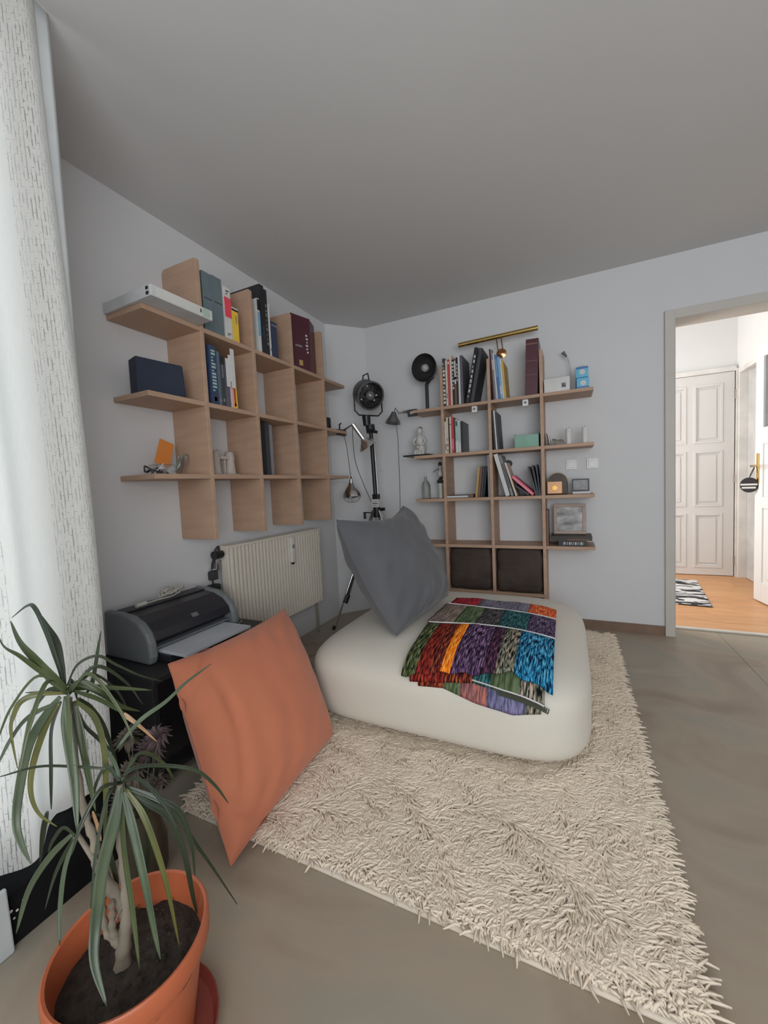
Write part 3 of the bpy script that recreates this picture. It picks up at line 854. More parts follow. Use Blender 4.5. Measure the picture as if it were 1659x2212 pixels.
# wall switches
for i, (x, lb) in enumerate(((1.832, 'white square wall switch beside the third shelf end'), (1.964, 'white square wall switch farther from the shelf'))):
    t = thing('wall_switch', lb, 'switch', (x, 0, 1.176), (0, 0, 0), 'wall switches')
    B((-.036, -.008, -.036), (.036, 0, .036)).build('plate', mat('switch_white', (0.70, 0.70, 0.69), 0.35), t, bevel=.003)
    B((-.024, -.012, -.024), (.024, -.007, .024)).build('rocker', MATS['switch_white'], t, bevel=.002)
t = thing('wall_socket', 'small white wall plate in the corner behind the tripod', 'socket', (.345, 0, 1.25))
B((-.018, -.008, -.03), (.018, 0, .03)).build('plate', WHITE, t, bevel=.003)
MB().lathe([(0, .002), (.008, .002), (.010, 0), (0, 0)], 14, aim((0, -1, 0), (0, -.008, 0))).build('outlet', WHITE, t, smooth=40)

# ================================================================== LAMPS
# brass picture light
t = thing('picture_light', 'long brass picture light on the wall above the right shelf', 'lamp', (1.373, 0, 2.03))
BR = mat('lacquered_brass', (0.60, 0.42, 0.15), 0.2, 1.0, var=0.04)
CU_ = mat('copper_brass', (0.62, 0.30, 0.14), 0.2, 1.0, var=0.04)
MB().tube([(-.288, -.125, .079), (.262, -.125, .092)], .0165, 20).build('tube', BR, t, smooth=40)
MB().tube([(-.29, -.125, .079), (-.287, -.125, .079)], .0172, 20).tube([(.2615, -.125, .092), (.2645, -.125, .092)], .0172, 20).build('end_cap', BR, t, smooth=40)
for dx in (-.017, .017):
    MB().tube(smooth_path([(dx, -.012, .0), (dx, -.06, .03), (dx, -.115, .075), (dx, -.125, .086)], 4), .0035, 8).build('arm', CU_, t, smooth=60)
MB().lathe([(0, .016), (.012, .016), (.024, .010), (.036, .006), (.038, 0), (0, 0)], 28, aim((0, -1, 0), (0, 0, 0))).build('rosette', CU_, t, smooth=40)

# black reflector lamp on the left end of the right shelf
t = thing('clamp_spot', 'black reflector lamp standing on the top left end of the right shelf', 'lamp', (.822, -.13, a1 + .001))
SAT = mat('satin_black_metal', (0.030, 0.030, 0.031), 0.35, 0.0, var=0.1)
MB().tube([(0, 0, .012), (0, 0, .20), (.012, .012, .235)], [.013, .0135, .016], 14).build('stem', SAT, t, smooth=50)
MB().box((-.03, -.03, 0), (.03, .03, .014)).build('base', SAT, t, bevel=.004)
dirn = Vector((-.10, -.90, -.10)).normalized()
TM = aim(dirn, (.005, -.01, .325))
MB().lathe([(.0, -.085), (.030, -.085), (.034, -.06), (.060, -.045), (.090, -.005), (.104, .045), (.101, .046), (.087, -.002), (.056, -.038), (.0, -.045)], 32, TM).build('shade', SAT, t, smooth=45)
MB().lathe([(0, -.04), (.014, -.035), (.016, -.015), (.028, .01), (.030, .025), (.022, .042), (0, .05)], 20, TM).build('bulb', mat('frosted_bulb', (0.42, 0.42, 0.41), 0.2), t, smooth=60)
MB().tube([(.004, .02, .22), (.045, .035, .26), (.045, .04, .38), (.02, .05, .41)], .007, 8).build('yoke', SAT, t, smooth=60)
MB().lathe([(0, -.115), (.022, -.115), (.026, -.09), (.026, -.08), (0, -.08)], 16, TM).build('rear_cap', SAT, t, smooth=45)


def bell(t, TM, r, h, m, name='reflector'):
    """open spun-metal reflector looking along +Z of TM, mouth at z = h"""
    MB().lathe([(.0, 0), (r * .32, 0), (r * .36, h * .18), (r * .60, h * .45), (r * .88, h * .75), (r, h), (r * 1.03, h), (r * .98, h * .985), (r * .84, h * .76), (r * .56, h * .47), (0, h * .22)], 28, TM).build(name, m, t, smooth=50)


def cord(name, t, pts, r=.0025, m=BLACK):
    return MB().tube(smooth_path(pts, 8), r, 6).build(name, m, t, smooth=60)


# chrome clamp lamp on the middle shelf's right end
t = thing('clamp_lamp', 'chrome clamp lamp on the middle shelf end, pointing at the tripod column', 'lamp', (.215, -.385, z2), group='clamp lamps')
MB().box((-.02, -.10, .001), (.012, .0, .012)).box((-.02, -.10, -.034), (.012, .0, -.0235)).box((-.02, -.01, -.034), (.012, .0, .012)).build('clamp', DARK, t, bevel=.002)
MB().tube([(0, -.02, .010), (.05, -.04, .022), (.140, -.115, .030)], .007, 10).build('arm', STEEL, t, smooth=50)
MB().tube([(.140, -.117, .032), (.181, -.0775, -.050), (.196, -.063, -.080)], [.018, .018, .018], 18).build('socket', mat('polished_chrome', (0.92, 0.92, 0.92), 0.25, 1.0, var=0.02), t, smooth=40)
TM = aim((.41, .395, -.82), (.194, -.065, -.076))
bell(t, TM, .082, .070, MATS['polished_chrome'])
MB().lathe([(0, .0), (.012, .01), (.024, .045), (.018, .066), (0, .072)], 16, TM).build('bulb', MATS['frosted_bulb'], t, smooth=60)
MB().tube([(-.01, -.06, .01), (-.01, -.06, .05), (-.005, -.045, .062)], .006, 8).build('switch', BLACK, t, smooth=60)
cord('cable', t, [(.130, -.105, .03), (.125, -.10, -.08), (.13, -.085, -.25), (.16, -.03, -.42), (.19, .03, -.56)])
# hanging bell lamp
t = thing('pendant_reflector', 'steel bell reflector lamp hanging by its cable below the clamp lamp', 'lamp', (.240, -.37, 1.120))
MB().lathe([(0, 0), (.024, 0), (.030, .015), (.055, .045), (.074, .078), (.080, .105), (.082, .112), (.079, .110), (.070, .078), (.050, .048), (0, .03)], 28, aim((.10, -.05, -1), (0, 0, 0))).build('reflector', CHROME, t, smooth=50)
for k in range(3):
    a = k * 2.094
    MB().tube(smooth_path([(.079 * math.cos(a), .079 * math.sin(a), -.108), (.05 * math.cos(a), .05 * math.sin(a), -.142), (0, 0, -.152)], 4), .002, 6).build('guard_wire', STEEL, t, smooth=60)
MB().tube([(0, 0, -.01), (0, 0, .035)], [.020, .013], 14).build('socket', CHROME, t, smooth=40)
MB().tube([(0, 0, .03), (0, 0, .052)], .007, 8).build('cable_clip', BLACK, t, smooth=40)
cord('cable', t, [(0, 0, .045), (-.006, -.012, .18), (-.014, -.02, .30), (-.020, -.035, .36), (-.025, -.04, .384)])
# clamp lamp on the left end of the right top shelf
t = thing('clamp_lamp', 'grey metal clamp lamp hanging off the left end of the right top shelf', 'lamp', (.735, -.215, a1), group='clamp lamps')
MB().box((-.035, -.012, .001), (.03, .012, .012)).box((-.035, -.012, -.040), (.03, .012, -.0235)).box((-.045, -.012, -.040), (-.033, .012, .012)).build('clamp', DARK, t, bevel=.002)
MB().tube([(-.04, 0, -.010), (-.09, -.005, .0), (-.125, -.01, -.005)], .008, 10).tube([(-.075, -.02, -.004), (-.045, -.02, -.004)], .014, 12).build('arm', CHROME, t, smooth=50)
bell(t, aim((-.10, -.12, -1), (-.158, -.012, .008)), .060, .088, mat('dull_aluminium', (0.30, 0.31, 0.31), 0.35, 0.9))
MB().tube([(-.165, -.005, -.01), (-.145, -.012, .04), (-.12, -.012, .0)], .0035, 8).build('bail', DARK, t, smooth=60)
cord('cable', t, [(-.145, -.01, -.06), (-.145, .012, -.2), (-.148, .02, -.4), (-.150, .018, -.62), (-.152, .01, -.80)])

# theatre spotlight on a tripod
t = thing('tripod_spotlight', 'black stage spotlight on a steel tripod stand in the corner', 'lamp', (.422, -.30, 0))
MB().tube([(-.005, 0, .98), (-.020, 0, 1.52)], .0155, 12).build('column', BLACK, t, smooth=50)
MB().tube([(.017, 0, .99), (.004, 0, 1.48)], .006, 8).build('column_rod', STEEL, t, smooth=50)
MB().box((-.024, -.024, .985), (.024, .024, 1.025)).build('collar', BLACK, t, bevel=.003)
c_ = MB().box((-.028, -.028, .920), (.028, .028, .985)).build('label_block', PRINT, t, bevel=.003)
MB().box((-.022, -.0288, .949), (.022, -.0278, .955)).box((-.014, -.0288, .966), (.010, -.0278, .969)).box((-.018, -.0288, .934), (.012, -.0278, .937)).build('print_line', DARK, c_)
MB().tube([(0, 0, .84), (0, 0, .922)], .030, 14).build('hub', BLACK, t, smooth=50)
HEADZ = 1.812
for k, a in enumerate((math.radians(230), math.radians(350), math.radians(110))):
    ux, uy = math.cos(a), math.sin(a)
    f = (.40, .36, .25)[k]
    px, py = -uy, ux
    m = MB()
    for s in (-1, 1):
        m.tube([(ux * .03 + px * .014 * s, uy * .03 + py * .014 * s, .895), (ux * .73 * f + px * .014 * s, uy * .73 * f + py * .014 * s, .22)], .0065, 8)
    leg = m.build('leg', STEEL if k != 0 else mat('black_steel_tube', (0.04, 0.04, 0.04), 0.3, 0.6), t, smooth=50)
    MB().tube([(ux * .05, uy * .05, .84), (ux * f, uy * f, .012)], .0085, 8).build('leg_tube', CHROME, t, smooth=50)
    MB().tube([(ux * .70 * f, uy * .70 * f, .255), (ux * .77 * f, uy * .77 * f, .195)], .022, 10).build('clasp', BLACK, t, smooth=50)
    MB().tube([(ux * f, uy * f, .03), (ux * (f + .012), uy * (f + .012), 0.004)], .013, 10).build('foot', BLACK, t, smooth=50)
    MB().tube([(ux * .02, uy * .02, .66), (ux * .33 * f, uy * .33 * f, .62)], .006, 8).build('brace', STEEL, t, smooth=50)
MB().tube([(0, 0, .62), (0, 0, .85)], .012, 10).build('centre_rod', CHROME, t, smooth=50)
MB().tube([(-.03, 0, .875), (-.095, -.02, .88), (-.10, -.02, .878)], .005, 8).tube([(-.10, -.02, .885), (-.10, -.02, .830)], .011, 10).build('crank_handle', BLACK, t, smooth=50)
for dx in (.045, .07):
    MB().tube([(dx * .6, -.01, .91), (dx * 1.5, -.02, .80)], .004, 8).build('stay', STEEL, t, smooth=50)
MB().tube([(.02, 0, .90), (.07, -.01, .905)], .014, 10).build('locking_knob', BLACK, t, smooth=50)
# neck and yoke
MB().tube([(-.018, 0, 1.51), (-.025, 0, 1.57)], .036, 14).tube([(-.05, 0, 1.57), (-.052, -.005, 1.645)], [.03, .034], 12).tube([(-.01, -.03, 1.525), (.05, -.03, 1.505)], .012, 10).build('swivel_head', BLACK, t, smooth=50)
D = Vector((.70, -.56, -.42)).normalized()
side = D.cross(Vector((0, 0, 1))).normalized()
ctr = Vector((-.03, 0, HEADZ))
yk = [ctr + side * s * .118 + Vector((0, 0, dz)) for s, dz in ((-1, .0), (-1, -.13), (-.7, -.165), (.7, -.165), (1, -.13), (1, .0))]
MB().tube(yk, .006, 8).build('yoke', BLACK, t, smooth=50)
TM = aim(D, ctr)
MB().lathe([(0, -.13), (.055, -.13), (.085, -.105), (.104, -.06), (.108, .02), (.108, .055), (.100, .055), (.098, .0), (0, -.02)], 32, TM).build('housing', SAT, t, smooth=40)
MB().lathe([(.100, .050), (.112, .050), (.112, .064), (.100, .064)], 32, TM, closed=True).build('front_ring', mat('worn_grey_metal', (0.16, 0.16, 0.165), 0.4, 0.6), t, smooth=40)
MB().lathe([(0, .012), (.05, .010), (.098, -.002), (.098, -.006), (0, -.006)], 32, TM).build('mirror', mat('dark_mirror', (0.09, 0.09, 0.09), 0.3, 0.8, var=0.8, scale=60), t, smooth=60)
MB().lathe([(0, .012), (.020, .014), (.034, .035), (.038, .05), (.030, .066), (0, .076)], 20, TM).build('lens_bulb', mat('dim_bulb', (0.20, 0.20, 0.21), 0.2, 0.3), t, smooth=60)
for k in range(10):
    a = 2 * math.pi * k / 10
    q = TM @ Vector((.068 * math.cos(a), .068 * math.sin(a), .012))
    MB().lathe([(0, -.008), (.007, -.005), (.009, 0), (.007, .005), (0, .008)], 8, Matrix.Translation(q)).build('stud', PRINT if k % 3 == 0 else DARK, t, smooth=60)
hp = ctr + Vector((0, 0, .108)) - D * .03
MB().tube([hp + Vector((-.03, 0, -.01)), hp + Vector((-.02, 0, .035)), hp + Vector((.02, 0, .045)), hp + Vector((.03, 0, -.01))], .006, 8).build('top_handle', DARK, t, smooth=60)
MB().box((-.012, -.02, -.012), (.012, .05, .012), aim(-side, ctr - side * .10)).build('side_lug', BLACK, t, bevel=.002)
t = thing('camera_box', 'small black box on the right end of the middle left shelf', 'box', (.185, -.60, z2 + .001))
B((-.03, -.03, 0), (.03, .025, .085)).build('box_body', BLACK, t, bevel=.012)
MB().tube([(0, .025, .05), (0, .034, .05)], .016, 14).build('lens', DARK, t, smooth=40)

# ================================================================== RADIATOR
t = thing('radiator', 'cream ribbed panel radiator on the left wall under the shelf', 'radiator', (0, -1.09, .245))
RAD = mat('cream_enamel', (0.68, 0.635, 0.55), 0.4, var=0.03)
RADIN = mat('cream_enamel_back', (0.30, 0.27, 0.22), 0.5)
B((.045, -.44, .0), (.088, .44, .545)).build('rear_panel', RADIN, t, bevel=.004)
rb = MB()
N = 30
for i in range(N):
    y = -.435 + .87 * (i + .5) / N
    rb.prism([(y - .0095, .086), (y - .0075, .108), (y + .0075, .108), (y + .0095, .086)], .012, .533, Matrix(((0, 1, 0, 0), (1, 0, 0, 0), (0, 0, 1, 0), (0, 0, 0, 1))))
rb = rb.build('rib', RAD, t, bevel=.0015)
rb['kind'] = 'stuff'
MB().box((.045, -.447, .533), (.108, .447, .548)).box((.045, -.447, -.003), (.108, .447, .012)).box((.045, -.447, .012), (.100, -.438, .533)).box((.045, .438, .012), (.100, .447, .533)).build('frame', RAD, t, bevel=.002)
hm = B((.108, .075, .355), (.128, .108, .525)).build('heat_meter', mat('meter_white', (0.62, 0.61, 0.57), 0.4), t, bevel=.004)
B((.128, .080, .45), (.1286, .103, .475)).build('display', greyc, hm)
B((.108, .084, .342), (.122, .100, .355)).build('seal', BLACK, hm)
MB().tube([(.07, -.447, .49), (.07, -.49, .49)], .014, 10).tube([(.07, -.49, .49), (.07, -.49, .43), (.03, -.49, .42), (.0, -.49, .42)], .010, 10).build('valve_pipe', CHROME, t, smooth=50)
MB().tube([(.07, -.46, .505), (.07, -.515, .505)], [.021, .024], 14).build('thermostat_knob', BLACK, t, smooth=40)
for y in (-.3, .3):
    B((0, y - .015, .08), (.045, y + .015, .44)).build('bracket', STEEL, t)
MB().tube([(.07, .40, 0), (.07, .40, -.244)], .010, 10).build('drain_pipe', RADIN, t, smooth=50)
t = thing('wall_adapter', 'black power adapters and cable hanging left of the radiator', 'adapter', (.0, -1.585, .50))
B((.0, -.025, .0), (.05, .035, .085)).build('plug_body', BLACK, t, bevel=.008)
B((.012, -.02, .11), (.045, .025, .16)).build('plug_body', DARK, t, bevel=.006)
MB().tube(smooth_path([(.03, 0, .155), (.035, .01, .21), (.02, .03, .26), (.03, .05, .29), (.04, .035, .25), (.03, .0, .2), (.025, 0, .08)], 5), .005, 6).build('cable', DARK, t, smooth=60)
MB().tube(smooth_path([(.03, 0, .0), (.02, .02, -.06), (.035, .03, -.2), (.03, .02, -.45)], 5), .004, 6).build('cable', BLACK, t, smooth=60)

# ================================================================== CABINET + PRINTER
t = thing('low_cabinet', 'low black cabinet with open front standing behind the orange cushion', 'cabinet', (.02, -2.24, 0))
CAB = mat('black_stained_wood', (0.020, 0.020, 0.023), 0.5, var=0.2, scale=8)
CW, CDp, CH = .64, .42, .42
MB().box((0, 0, CH - .022), (CDp + .006, CW, CH)).build('top', CAB, t, bevel=.002)
for y in (0, CW - .02):
    B((0.0, y, 0), (CDp, y + .02, CH - .022)).build('side_panel', CAB, t, bevel=.0015)
B((0, .02, 0), (.012, CW - .02, CH - .022)).build('back_panel', CAB, t)
B((.012, .02, .03), (CDp - .005, CW - .02, .05)).build('bottom', CAB, t, bevel=.0015)
B((.012, .02, .21), (CDp - .02, CW - .02, .228)).build('shelf', CAB, t, bevel=.0015)
for i, (y0, y1) in enumerate(((.022, CW / 2 - .002), (CW / 2 + .002, CW - .022))):
    d = B((CDp - .022, y0, .052), (CDp - .003, y1, CH - .025)).build('door', mat('smoked_door', (0.012, 0.012, 0.014), 0.12), t, bevel=.0015)
    B((CDp - .003, (y1 - .03 if i == 0 else y0 + .015), .25), (CDp + .010, (y1 - .02 if i == 0 else y0 + .025), .31)).build('handle', STEEL, d, bevel=.001)

t = thing('printer', 'black and grey inkjet printer on the low cabinet by the curtain', 'printer', (.045, -2.165, .421))
PW = .46
GREYP = mat('printer_grey', (0.165, 0.18, 0.19), 0.45, var=0.05)
PBK = mat('printer_black', (0.022, 0.023, 0.030), 0.35, var=0.1)
AXY = Matrix(((1, 0, 0, 0), (0, 0, 1, 0), (0, 1, 0, 0), (0, 0, 0, 1)))
prof = [(0, 0), (.275, 0), (.285, .03), (.280, .085), (.262, .125), (.225, .160), (.17, .183), (.09, .193), (0, .193)]
for y in (0, PW - .035):
    MB().prism(prof, y, y + .035, AXY).build('side_cheek', GREYP, t, bevel=.010)
inner = [(.004, .004), (.20, .004), (.205, .035), (.225, .060), (.268, .085), (.258, .118), (.220, .152), (.165, .174), (.09, .184), (.004, .184)]
MB().prism(inner, .036, PW - .036, AXY).build('cover', PBK, t, bevel=.004)
B((.03, .036, .184), (.10, PW - .036, .190)).build('lid_slot', DARK, t, bevel=.002)
B((.205, .036, .050), (.262, PW - .036, .056)).build('slot_bar', GREYP, t, bevel=.001)
bd = Matrix.Translation((.2478, PW * .52, .128)) @ Matrix.Rotation(math.radians(42), 4, 'Y')
B((-.010, -.016, -.001), (.010, .016, .003), bd).build('badge', STEEL, t, bevel=.001)
B((.10, .045, .002), (.335, PW - .05, .030)).build('paper_tray', PBK, t, bevel=.003)
tr = B((.11, .055, .0305), (.415, PW - .06, .042)).build('paper_stack', mat('printer_paper', (0.50, 0.53, 0.58), 0.8), t, bevel=.001)
t = thing('usb_cable', 'coiled pale cable lying on top of the printer', 'cable', (.045 + .09, -1.95, .6145))
PALE = mat('pale_cable', (0.48, 0.46, 0.42), 0.5)
P = []
for i in range(44):
    a = i / 44 * 2 * math.pi * 4
    P.append((.020 * math.cos(a) * (1 + .12 * math.sin(a * .37)) - .012, .052 * math.sin(a) * (1 + .1 * math.cos(a * .29)) + .03 + .0006 * i, .006 + .007 * (i % 4) + .0004 * i))
P = [(.008, -.10, .008), (.004, -.07, .006), (-.002, -.035, .006)] + P + [(-.03, .10, .008), (-.045, .15, .006), (-.04, .20, .005)]
MB().tube(smooth_path(P, 3), .0035, 6).build('cord', PALE, t, smooth=60)
MB().tube([(.012, -.14, .009), (.009, -.095, .009)], .009, 8).build('plug', PALE, t, smooth=50)
t = thing('power_cable', 'grey plug and cable loop on the cabinet right of the printer', 'cable', (.25, -1.655, .421))
GC = mat('grey_cable', (0.30, 0.29, 0.27), 0.5)
MB().tube(smooth_path([(-.16, .0, .05), (-.10, .02, .075), (-.05, .03, .04), (-.02, .02, .008), (.03, .01, .006), (.04, -.02, .006), (.0, -.03, .02), (-.06, -.02, .01), (-.1, .0, .005)], 6), .004, 6).build('cord', GC, t, smooth=60)
B((-.10, -.0, .03), (-.06, .03, .06)).build('plug', GC, t, bevel=.006)
o = MB().tube(smooth_path([(.05, -1.52, .006), (.16, -1.25, .004), (.25, -1.085, .004), (.36, -.96, .004), (.50, -.88, .004), (.62, -.84, .004)], 6), .0038, 6).build('floor_cable', mat('tan_cable', (0.42, 0.36, 0.24), 0.5), smooth=60)
tag(o, 'thin tan cable crossing the dark floor to the white pouf', 'cable')

# ================================================================== CUSHIONS
def pillow(name, Bc, Rc, Tc, Lc, thick, seed, m, crease=.010, pinch=(.06, .06, .06, .06), full=.42, n=64, fold=0.0):
    """square cushion spanned by its four corners, seam round the edge, both faces puffed"""
    Bc, Rc, Tc, Lc = map(Vector, (Bc, Rc, Tc, Lc))
    c = (Bc + Rc + Tc + Lc) / 4
    nr = ((Rc - Bc).cross(Lc - Bc)).normalized()
    size = (Rc - Bc).length
    mb = MB()
    def P(u, v, s):
        a, b = u * 2 - 1, v * 2 - 1
        # each edge (bottom, right, top, left) bows in or out by its own amount
        a2 = a * (1 - (pinch[1] if a > 0 else pinch[3]) * (1 - b * b) * a * a)
        b2 = b * (1 - (pinch[2] if b > 0 else pinch[0]) * (1 - a * a) * b * b)
        uu, vv = (a2 + 1) / 2, (b2 + 1) / 2
        p = Bc * (1 - uu) * (1 - vv) + Rc * uu * (1 - vv) + Tc * uu * vv + Lc * (1 - uu) * vv
        e = (max(0, 1 - a * a) * max(0, 1 - b * b))
        h = thick * e ** full
        w = noise.noise(Vector((u * 3.1, v * 3.1, seed + s))) * .5 + noise.noise(Vector((u * 7, v * 5, seed + 3 + s))) * .3
        h += crease * w * min(1, e * 3 + .0)
        if fold:      # slack folds beside the left seam and across the ears of the two left corners
            h -= fold * math.exp(-((u - .13 - .05 * v + .02 * math.sin(9 * v)) / .035) ** 2) * math.sin(math.pi * min(1, max(0, v * 1.1 - .05)))
            for cu_, cv_ in ((0, 0), (0, 1)):
                dq = abs(u - cu_) + abs(v - cv_)
                h -= fold * 1.1 * math.exp(-((dq - .24) / .035) ** 2)
        # puckers running in from the seam
        r = max(abs(a), abs(b))
        pk = math.sin((u - v) * 26 + seed + 5 * noise.noise(Vector((u * 2, v * 2, seed)))) * crease * .35 * max(0, (r - .55) / .45) * (1 - r) * 4
        return p + nr * s * (h + pk) - c
    for s in (1, -1):
        mb.grid(lambda u, v, s=s: P(u, v, s) if s > 0 else P(1 - u, v, s), n, n)
    o = mb.build(name, m, None, smooth=180, loc=c)
    # seam cord
    E_ = []
    K = 40
    for q in range(4):
        for k in range(K):
            x = k / K
            u, v = ((x, 0), (1, x), (1 - x, 1), (0, 1 - x))[q]
            E_.append(P(u, v, 1))
    E_.append(E_[0])
    MB().tube(E_, .0022, 6, cap=False).build('seam', m, o, smooth=180)
    return o


ORG = mat('terracotta_cotton', (0.56, 0.185, 0.098), 0.85, var=0.04, scale=4, bump=0.06, bscale=500, sheen=0.2)
o = pillow('cushion', (.925, -2.37, .018), (.905, -1.79, .052), (.545, -1.625, .505), (.560, -2.255, .505), .125, 2.3, ORG, crease=.018, pinch=(.03, .0, .06, .02), full=.44, fold=.013)
tag(o, 'large terracotta orange cushion leaning on the black cabinet', 'cushion')
GRY = mat('grey_cotton', (0.105, 0.107, 0.117), 0.85, var=0.06, scale=4, bump=0.06, bscale=500, sheen=0.2)
o = pillow('cushion', (1.085, -1.505, .392), (1.165, -.92, .43), (.870, -.835, .955), (.750, -1.43, .925), .15, 7.7, GRY, crease=.040, pinch=(.02, -.06, .26, -.10), full=.40)
tag(o, 'large grey cushion propped up on the white pouf', 'cushion')

# ================================================================== POUF
PC, PA, PB_, PZ = Vector((1.265, -1.075, .212)), .622, .632, .176
NH, NV = 6.0, 3.3
NVL = 8.0
def pouf_pt(th, t):
    e = NV if t > 0 else NVL
    h = abs(math.cos(t)) ** (2 / e)
    z = math.copysign(abs(math.sin(t)) ** (2 / e), math.sin(t))
    c, s = math.cos(th), math.sin(th)
    r = (abs(c) ** NH + abs(s) ** NH) ** (-1 / NH)
    return Vector((PA * r * c * h, PB_ * r * s * h, PZ * z))
m = MB()
NT, NP = 112, 64
for j in range(NP + 1):
    for i in range(NT):
        tt = -math.pi / 2 + math.pi * j / NP
        m.v.append(tuple(pouf_pt(2 * math.pi * i / NT, tt)))
for j in range(NP):
    for i in range(NT):
        m.f.append((j * NT + i, j * NT + (i + 1) % NT, (j + 1) * NT + (i + 1) % NT, (j + 1) * NT + i))
PFM = mat('cream_stretch_cover', (0.66, 0.625, 0.55), 0.8, var=0.02, scale=3, bump=0.03, bscale=300, sheen=0.15)
o = m.build('pouf', PFM, None, smooth=180, loc=PC)
tag(o, 'big cream white rounded floor pouf on the shaggy rug', 'pouf')

# ------------------------------------------------------------------ blanket folded over its front edge
def profile(xrel):
    """(y, z) points from the top of the pouf forwards and down its front, at a given x"""
    out = []
    for k in range(400):
        t = math.pi / 2 - (math.pi / 2 + .9) * k / 399
        e = NV if t > 0 else NVL
        h = abs(math.cos(t)) ** (2 / e)
        z = math.copysign(abs(math.sin(t)) ** (2 / e), math.sin(t)) * PZ
        q = h ** NH - abs(xrel / PA) ** NH
        if q < 0:
            continue
        out.append(Vector((0, -PB_ * q ** (1 / NH), z)))
    return out
_pc = {}
def drape(x, s, off):
    """point at arc length s along the profile (s = 0 where y = -.86 in the room), lifted by off"""
    key = round(x, 3)
    if key not in _pc:
        pr = profile(key - PC.x)
        acc = [0.0]
        for a, b in zip(pr, pr[1:]):
            acc.append(acc[-1] + (b - a).length)
        y0 = -.86 - PC.y
        if pr[0].y < y0:
            s0 = -(y0 - pr[0].y)
        else:
            s0 = next((acc[i] for i in range(len(pr)) if pr[i].y < y0), 0)
        _pc[key] = (pr, np.array(acc), s0)
    pr, acc, s0 = _pc[key]
    ss = s + s0
    if ss <= 0:
        p = pr[0] + Vector((0, -ss, 0))
        return Vector((x, p.y + PC.y, p.z + PC.z + off))
    i = int(min(np.searchsorted(acc, ss), len(pr) - 2))
    i = max(i, 1)
    d = (pr[i + 1 if i + 1 < len(pr) else i] - pr[i - 1])
    nrm = Vector((0, d.z, -d.y)).normalized()
    f = 0 if acc[i] == acc[i - 1] else (ss - acc[i - 1]) / (acc[i] - acc[i - 1])
    p = pr[i - 1].lerp(pr[i], max(0, min(1, f))) + nrm * off * (1 if nrm.z > -.2 else 1)
    return Vector((x, p.y + PC.y, p.z + PC.z))


def knit(name, c1, c2, c3, scale=1.0):
    """boucle stripes: long flecks of three colours running down the cloth"""
    m = bpy.data.materials.new(name)
    m.use_nodes = True
    n, l = m.node_tree.nodes, m.node_tree.links
    tc = n.new('ShaderNodeTexCoord')
    mp = n.new('ShaderNodeMapping')
    mp.inputs['Scale'].default_value = (170 * scale, 26 * scale, 1)
    no = n.new('ShaderNodeTexNoise')
    no.inputs['Scale'].default_value = 1.0
    no.inputs['Detail'].default_value = 3
    no.inputs['Distortion'].default_value = .6
    cr = n.new('ShaderNodeValToRGB')
    e = cr.color_ramp.elements
    e[0].position, e[0].color = .40, (*c1, 1)
    e[1].position, e[1].color = .53, (*c2, 1)
    x = e.new(.66)
    x.color = (*c3, 1)
    bp = n.new('ShaderNodeBump')
    bp.inputs['Strength'].default_value = .7
    bp.inputs['Distance'].default_value = .004
    b = n['Principled BSDF']
    b.inputs['Roughness'].default_value = .9
    b.inputs['Specular IOR Level'].default_value = .15
    l.new(tc.outputs['UV'], mp.inputs[0])
    l.new(mp.outputs[0], no.inputs['Vector'])
    l.new(no.outputs[0], cr.inputs[0])
    l.new(cr.outputs[0], b.inputs['Base Color'])
    l.new(no.outputs[0], bp.inputs['Height'])
    l.new(bp.outputs[0], b.inputs['Normal'])
    return m


K = lambda r, g, b: tuple(lin(v) * 1.18 for v in (r, g, b))
black_ = K(18, 18, 18)
KN = dict(
    olive=knit('olive_boucle', black_, K(70, 80, 45), K(130, 140, 100)),
    red=knit('red_boucle', K(30, 14, 12), K(130, 36, 34), K(165, 70, 45)),
    brick=knit('brick_boucle', K(30, 15, 15), K(105, 35, 35), K(170, 95, 50)),
    orange=knit('orange_boucle', K(190, 85, 20), K(245, 140, 30), K(250, 175, 90)),
    purple=knit('purple_boucle', K(22, 15, 25), K(85, 60, 95), K(150, 120, 150)),
    plum=knit('plum_boucle', K(20, 12, 20), K(70, 40, 65), K(120, 80, 100)),
    moss=knit('moss_boucle', K(15, 16, 14), K(110, 115, 100), K(190, 160, 145)),
    blue=knit('blue_boucle', K(10, 20, 40), K(30, 120, 165), K(110, 180, 205)),
    mauve=knit('mauve_weave', K(105, 90, 85), K(130, 115, 105), K(145, 130, 118), .6),
    green=knit('green_weave', K(60, 75, 50), K(85, 100, 70), K(105, 115, 90), .6),
    slate=knit('slate_weave', K(35, 38, 40), K(75, 72, 75), K(110, 95, 100)),
    teal=knit('teal_weave', K(20, 45, 50), K(45, 90, 95), K(75, 120, 120)),
    violet=knit('violet_weave', K(45, 30, 55), K(85, 70, 100), K(120, 110, 120)),
    crimson=knit('crimson_weave', K(120, 25, 40), K(155, 40, 55), K(170, 60, 65), .6),
    lavender=knit('lavender_weave', K(95, 92, 105), K(115, 112, 128), K(130, 125, 140), .6),
    coral=knit('coral_weave', K(170, 60, 45), K(215, 95, 60), K(225, 150, 80)),
    mulberry=knit('mulberry_weave', K(105, 70, 75), K(140, 95, 95), K(190, 110, 90)),
    iris=knit('iris_weave', K(75, 75, 100), K(110, 108, 140), K(130, 125, 165)),
)
bl = thing('blanket', 'folded patchwork blanket of bright boucle stripes draped over the pouf', 'blanket', (1.45, -1.35, .388))
ORI = Vector((1.45, -1.35, .388))
def X(f, s):
    """left and right borders converge slightly away from the viewer"""
    k = max(0, min(1, s / .85))
    xl = 1.215 + (1.192 - 1.215) * k - .01 * math.sin(3.1 * k)
    xr = 1.745 + (1.755 - 1.745) * k
    return xl + (xr - xl) * f


